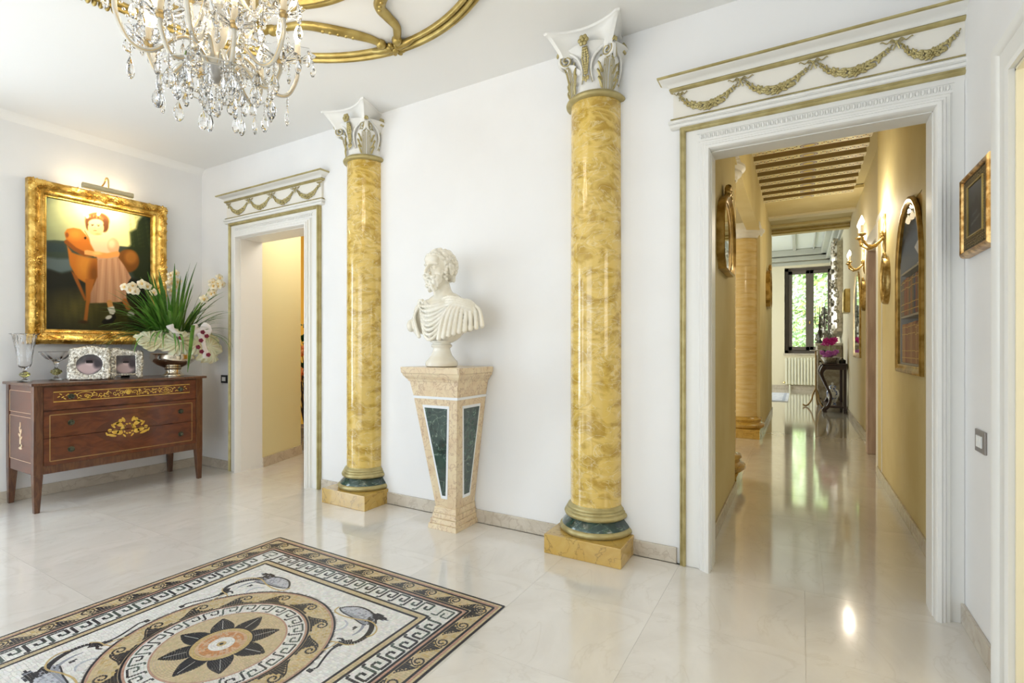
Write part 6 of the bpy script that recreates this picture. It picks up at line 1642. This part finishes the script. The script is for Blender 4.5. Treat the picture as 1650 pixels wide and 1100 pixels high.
path = [((0, .22, 0), (0, -1, 1), (-1, 0, 0)), ((0, .22, .42), (0, -1, -1), (-1, 0, 0)), ((0, -.22, .42), (0, 1, -1), (-1, 0, 0)), ((0, -.22, 0), (0, 1, 1), (-1, 0, 0)), ((0, .22, 0), (0, -1, 1), (-1, 0, 0))]
MB().sweep(prof, path, cap=False).build('frame', M_goldp, fr2, smooth=40); MB().box(-.03, -.16, .06, -.0, .16, .36).build('picture_panel', M_dkw, fr2)

# ================= console table with flowers =================
TX0, TX1, TY0, TY1 = .36, .745, 11.05, 12.1
ct = thing('console_table', 'dark carved console table with cabriole legs and a low shelf against the far wall', 'table', ((TX0 + TX1) / 2, (TY0 + TY1) / 2, 0)); ax, ay = (TX1 - TX0) / 2, (TY1 - TY0) / 2
M_eb = mat('dark_rosewood', (.028, .010, .010), .28, coat=.3)
MB().box(-ax - .02, -ay - .02, .885, ax, ay + .02, .915).build('top', M_eb, ct, bev=.008)
MB().box(-ax + .02, -ay + .02, .80, ax - .01, ay - .02, .886).build('apron', M_eb, ct, bev=.006)
MB().box(-ax + .02, -ay + .02, .09, ax - .01, ay - .02, .12).build('lower_shelf', M_eb, ct, bev=.006)
for sy in (-1, 1):
    y = sy * (ay - .03)
    cu = catmull([(-ax + .05, y, .86), (-ax - .0, y, .80), (-ax - .015, y, .70), (-ax + .06, y, .50), (-ax + .13, y, .30), (-ax + .09, y, .12), (-ax + .03, y, .06), (-ax + .03, y, .02)], 6)
    MB().tube(cu, [.045, .05, .05, .05, .048, .046, .044, .042, .04, .038, .036, .034, .032, .030, .028, .027, .026, .025, .024, .023, .022, .022, .022, .022, .022, .023, .024, .026, .028, .03, .032, .034, .036, .038, .04, .04, .04, .04, .04, .04, .04, .04, .04][:len(cu)], 8).build('front_leg', M_eb, ct, smooth=60)
    MB().box(-ax + .0, y - .035, 0, -ax + .07, y + .035, .03).build('front_foot', M_eb, ct, bev=.01)
    MB().box(ax - .06, y - .025, 0, ax - .01, y + .025, .82).build('rear_leg', M_eb, ct, bev=.004)
fb = thing('flower_basket', 'silver basket of magenta and violet flowers on the dark console table', 'flower arrangement', (.50, 11.32, .916))
MB().lathe([(0, 0), (.10, 0), (.11, .01), (.13, .05), (.16, .10), (.165, .115), (.15, .11), (0, .08)], seg=30, rad=lambda a, z: 1 + .02 * math.cos(16 * a)).build('basket', M_silver, fb, smooth=50)
ms = [mat('magenta_petal', (.55, .02, .30), .6), mat('violet_petal', (.60, .18, .70), .6)]
for zc, rxy, n, mi in ((.16, .15, 26, 1), (.40, .12, 26, 0)):
    for k in range(n):
        q_ = None
        if k == 0:
            q = MB(); 
            for j in range(6): a = 2 * PI * j / 6; q.ball((.022 * math.cos(a), .022 * math.sin(a), 0), (.024, .016, .012), 6, 4, T=Matrix.Rotation(a, 3, 'Z'))
            q.ball((0, 0, .01), .012, 6, 4); bm2 = q.mesh('bloom', ms[mi], 60)
        put('bloom', bm2, fb, (rt.uniform(-1, .6) * rxy, rt.uniform(-1, .6) * rxy, zc + rt.uniform(-.05, .06)), (rt.uniform(-1.4, 1.4), rt.uniform(-1.4, 1.4), 0), 1.15)
for k in range(26):
    a = rt.uniform(0, 6.28); MB().tube([(0, 0, .08), (.06 * math.cos(a), .06 * math.sin(a), .22), (.15 * math.cos(a), .13 * math.sin(a), .27 + rt.uniform(-.05, .05))], [.004, .012, .003], 5, flat=.3).build('leaf', M_leaf, fb)
MB().tube([(0, 0, .08), (.0, .0, .40)], .006, 5).build('flower_stem', M_leaf, fb)
sj = thing('lidded_jar', 'blue and white lidded porcelain jar on the lower shelf of the console table', 'jar', (.53, 11.35, .121))
m = mat('blue_white_porcelain', (.78, .80, .84), .15, col2=(.10, .16, .42), scale=16, lo=.52, hi=.58, coat=.5)
MB().lathe([(0, 0), (.06, 0), (.058, .02), (.05, .04), (.065, .09), (.095, .17), (.105, .23), (.092, .28), (.055, .31), (.05, .33), (0, .33)], seg=24).build('jar_body', m, sj, smooth=60)
MB().lathe([(.056, .33), (.062, .335), (.055, .36), (.03, .375), (.012, .385), (.02, .405), (.012, .425), (0, .43)], seg=18).build('lid', m, sj, smooth=60)
dc = thing('dark_casket', 'small dark round casket at the wall end of the console top', 'box', (.68, 11.2, .916))
MB().lathe([(0, 0), (.05, 0), (.055, .015), (.05, .04), (.055, .045), (.05, .06), (.025, .078), (.01, .085), (.012, .10), (0, .105)], seg=16).build('casket_body', M_dark, dc, smooth=50)
# stone-fronted sideboard with candelabrum under a tall silvered mirror
sb = thing('stone_sideboard', 'tall mottled stone-fronted sideboard behind the dark console table', 'sideboard', (.53, 13.2, 0))
M_mot = mat('mottled_brown_stone', (.30, .25, .19), .5, col2=(.46, .41, .33), scale=14, detail=8)
MB().box(-.22, -.75, 0, .22, .75, 1.26).build('body', M_mot, sb, bev=.01); MB().box(-.26, -.79, 1.26, .225, .79, 1.31).build('top', mat('pale_stone_top', (.62, .58, .50), .35), sb, bev=.01)
q = MB(); q.box(-.235, -.6, .15, -.215, .6, .2); q.box(-.235, -.6, 1.0, -.215, .6, 1.05); q.box(-.235, -.6, .15, -.215, -.55, 1.05); q.box(-.235, .55, .15, -.215, .6, 1.05); q.build('panel_moulding', M_mot, sb)
q = MB(); q.box(-.19, -.762, .12, .19, -.748, .16); q.box(-.19, -.762, .9, .19, -.748, .94); q.box(-.19, -.762, .12, -.15, -.748, .94); q.box(.15, -.762, .12, .19, -.748, .94); q.build('end_moulding', M_mot, sb)
ca_ = thing('candelabrum', 'dark bronze branched candelabrum with three thin candles on the stone sideboard', 'candelabrum', (.36, 12.75, 1.311))
M_bz = mat('dark_bronze', (.05, .045, .035), .4, metal=.7)
MB().lathe([(0, 0), (.08, 0), (.07, .02), (.03, .05), (.018, .1), (.03, .16), (.04, .24), (.02, .30), (.03, .38), (.015, .45), (.012, .56), (0, .56)], seg=14, rad=lambda a, z: 1 + .2 * math.cos(4 * a + z * 9)).build('stem', M_bz, ca_, smooth=50)
for k in range(3):
    x = (k - 1) * .09
    cu = catmull([(0, 0, .42), (x * .7, 0, .40), (x, 0, .48), (x, 0, .55)], 5); MB().tube(cu, .009, 7).build('branch', M_bz, ca_, smooth=60)
    MB().lathe([(0, .54), (.02, .55), (.024, .565), (0, .565)], (x, 0, 0), 10).build('drip_pan', M_bz, ca_); MB().lathe([(.008, .56), (.008, .80), (0, .802)], (x, 0, 0), 8).build('candle', mat('dark_green_wax', (.03, .05, .035), .5), ca_)
st = thing('silver_figure_group', 'silvered rocaille centrepiece on the stone sideboard beside the candelabrum', 'centrepiece', (.45, 13.05, 1.311))
q = MB(); rg = random.Random(3)
for k in range(120):
    z = rg.uniform(0, .75); rr_ = .11 * (1 - z / 1.0) * (1 + .5 * math.sin(z * 14)); a = rg.uniform(0, 6.28); q.ball((rr_ * math.cos(a), rr_ * math.sin(a), z + .03), (rg.uniform(.02, .04), rg.uniform(.015, .03), rg.uniform(.02, .045)), 6, 4)
stuff(q.build('rocaille_body', mat('tarnished_silver', (.35, .34, .30), .35, metal=.85), st, smooth=60)); MB().lathe([(0, 0), (.12, 0), (.12, .03), (.03, .06), (.03, .7), (0, .72)], seg=12).build('core', M_silver, st)
tm = thing('tall_silver_mirror', 'tall ornate silvered mirror leaning forward above the stone sideboard', 'mirror', (.758, 13.2, 1.45))
M_osv = mat('silvered_wood', (.42, .38, .30), .35, metal=.7, col2=(.62, .58, .50), scale=20)
q = MB(); Pm = []
for a in arc(41, 0, 2 * PI)[:-1]:
    m_ = max(abs(math.cos(a)), abs(math.sin(a))); Pm.append((.78 * math.cos(a) / m_ ** .8, 1.05 + 1.05 * math.sin(a) / m_ ** .7 * (1.0)))
rows = [[(y, x * s, 1.05 + (z - 1.05) * s) for x, z in Pm] for s, y in ((1, 0), (1.0, -.10), (.95, -.13), (.90, -.09), (.86, -.06))]
q.grid(rows, closed=True); q.build('frame', M_osv, tm, smooth=50)
q = MB(); q.add([(-.055, x * .87, 1.05 + (z - 1.05) * .87) for x, z in Pm], [tuple(range(40))]); q.build('mirror_glass', M_mirror, tm)
q = MB()
for k in range(160):
    x, z = Pm[rg.randrange(40)]; q.ball((-.12 + rg.uniform(-.03, .03), x * .97 + rg.uniform(-.05, .05), 1.05 + (z - 1.05) * .97 + rg.uniform(-.06, .06)), (.03, rg.uniform(.02, .05), rg.uniform(.02, .06)), 6, 4)
stuff(q.build('carved_scrollwork', M_osv, tm, smooth=60))
tp = thing('tripod_stand', 'gilt tripod stand with scrolled feet and a small pale top near the far window', 'stand', (.27, 12.05, 0))
M_tg = mat('worn_gilt_wood', (.42, .28, .12), .45, metal=.3)
MB().lathe([(.014, .3), (.02, .34), (.014, .4), (.012, .8), (.016, 1.1), (.02, 1.14), (0, 1.15)], seg=12).build('pole', M_tg, tp, smooth=50); MB().lathe([(0, 1.145), (.10, 1.15), (.105, 1.165), (0, 1.17)], seg=20).build('top', mat('pale_stone_top', ), tp, smooth=50)
for k in range(3):
    a = PI + 2 * PI * k / 3 + .3; cu = catmull([(0, 0, .38), (.05 * math.cos(a), .05 * math.sin(a), .26), (.08 * math.cos(a), .08 * math.sin(a), .14), (.15 * math.cos(a), .15 * math.sin(a), .035), (.21 * math.cos(a), .21 * math.sin(a), .02), (.235 * math.cos(a), .235 * math.sin(a), .05)], 5); MB().tube(cu, .017, 7).build('leg', M_tg, tp, smooth=60)
rg_ = thing('pale_rug', 'pale bordered rug on the floor of the far room', 'rug', (-1.0, 14.0, 0))
MB().box(-.75, -1.2, .0005, .75, 1.2, .014).build('field', mat('pale_rug_wool', (.72, .74, .78), .9, col2=(.55, .58, .66), scale=9), rg_); q = MB()
for s in (-1, 1): q.box(s * .66 - .03, -1.15, .014, s * .66 + .03, 1.15, .016); q.box(-.63, s * 1.08 - .03, .014, .63, s * 1.08 + .03, .016)
q.build('border', mat('rug_border', (.42, .46, .56), .9), rg_)
copy_tree(cr, loc=(-.70, 4.86, 0), label='ochre stone column at the near end of the corridor opening, only its plinth and cap showing')
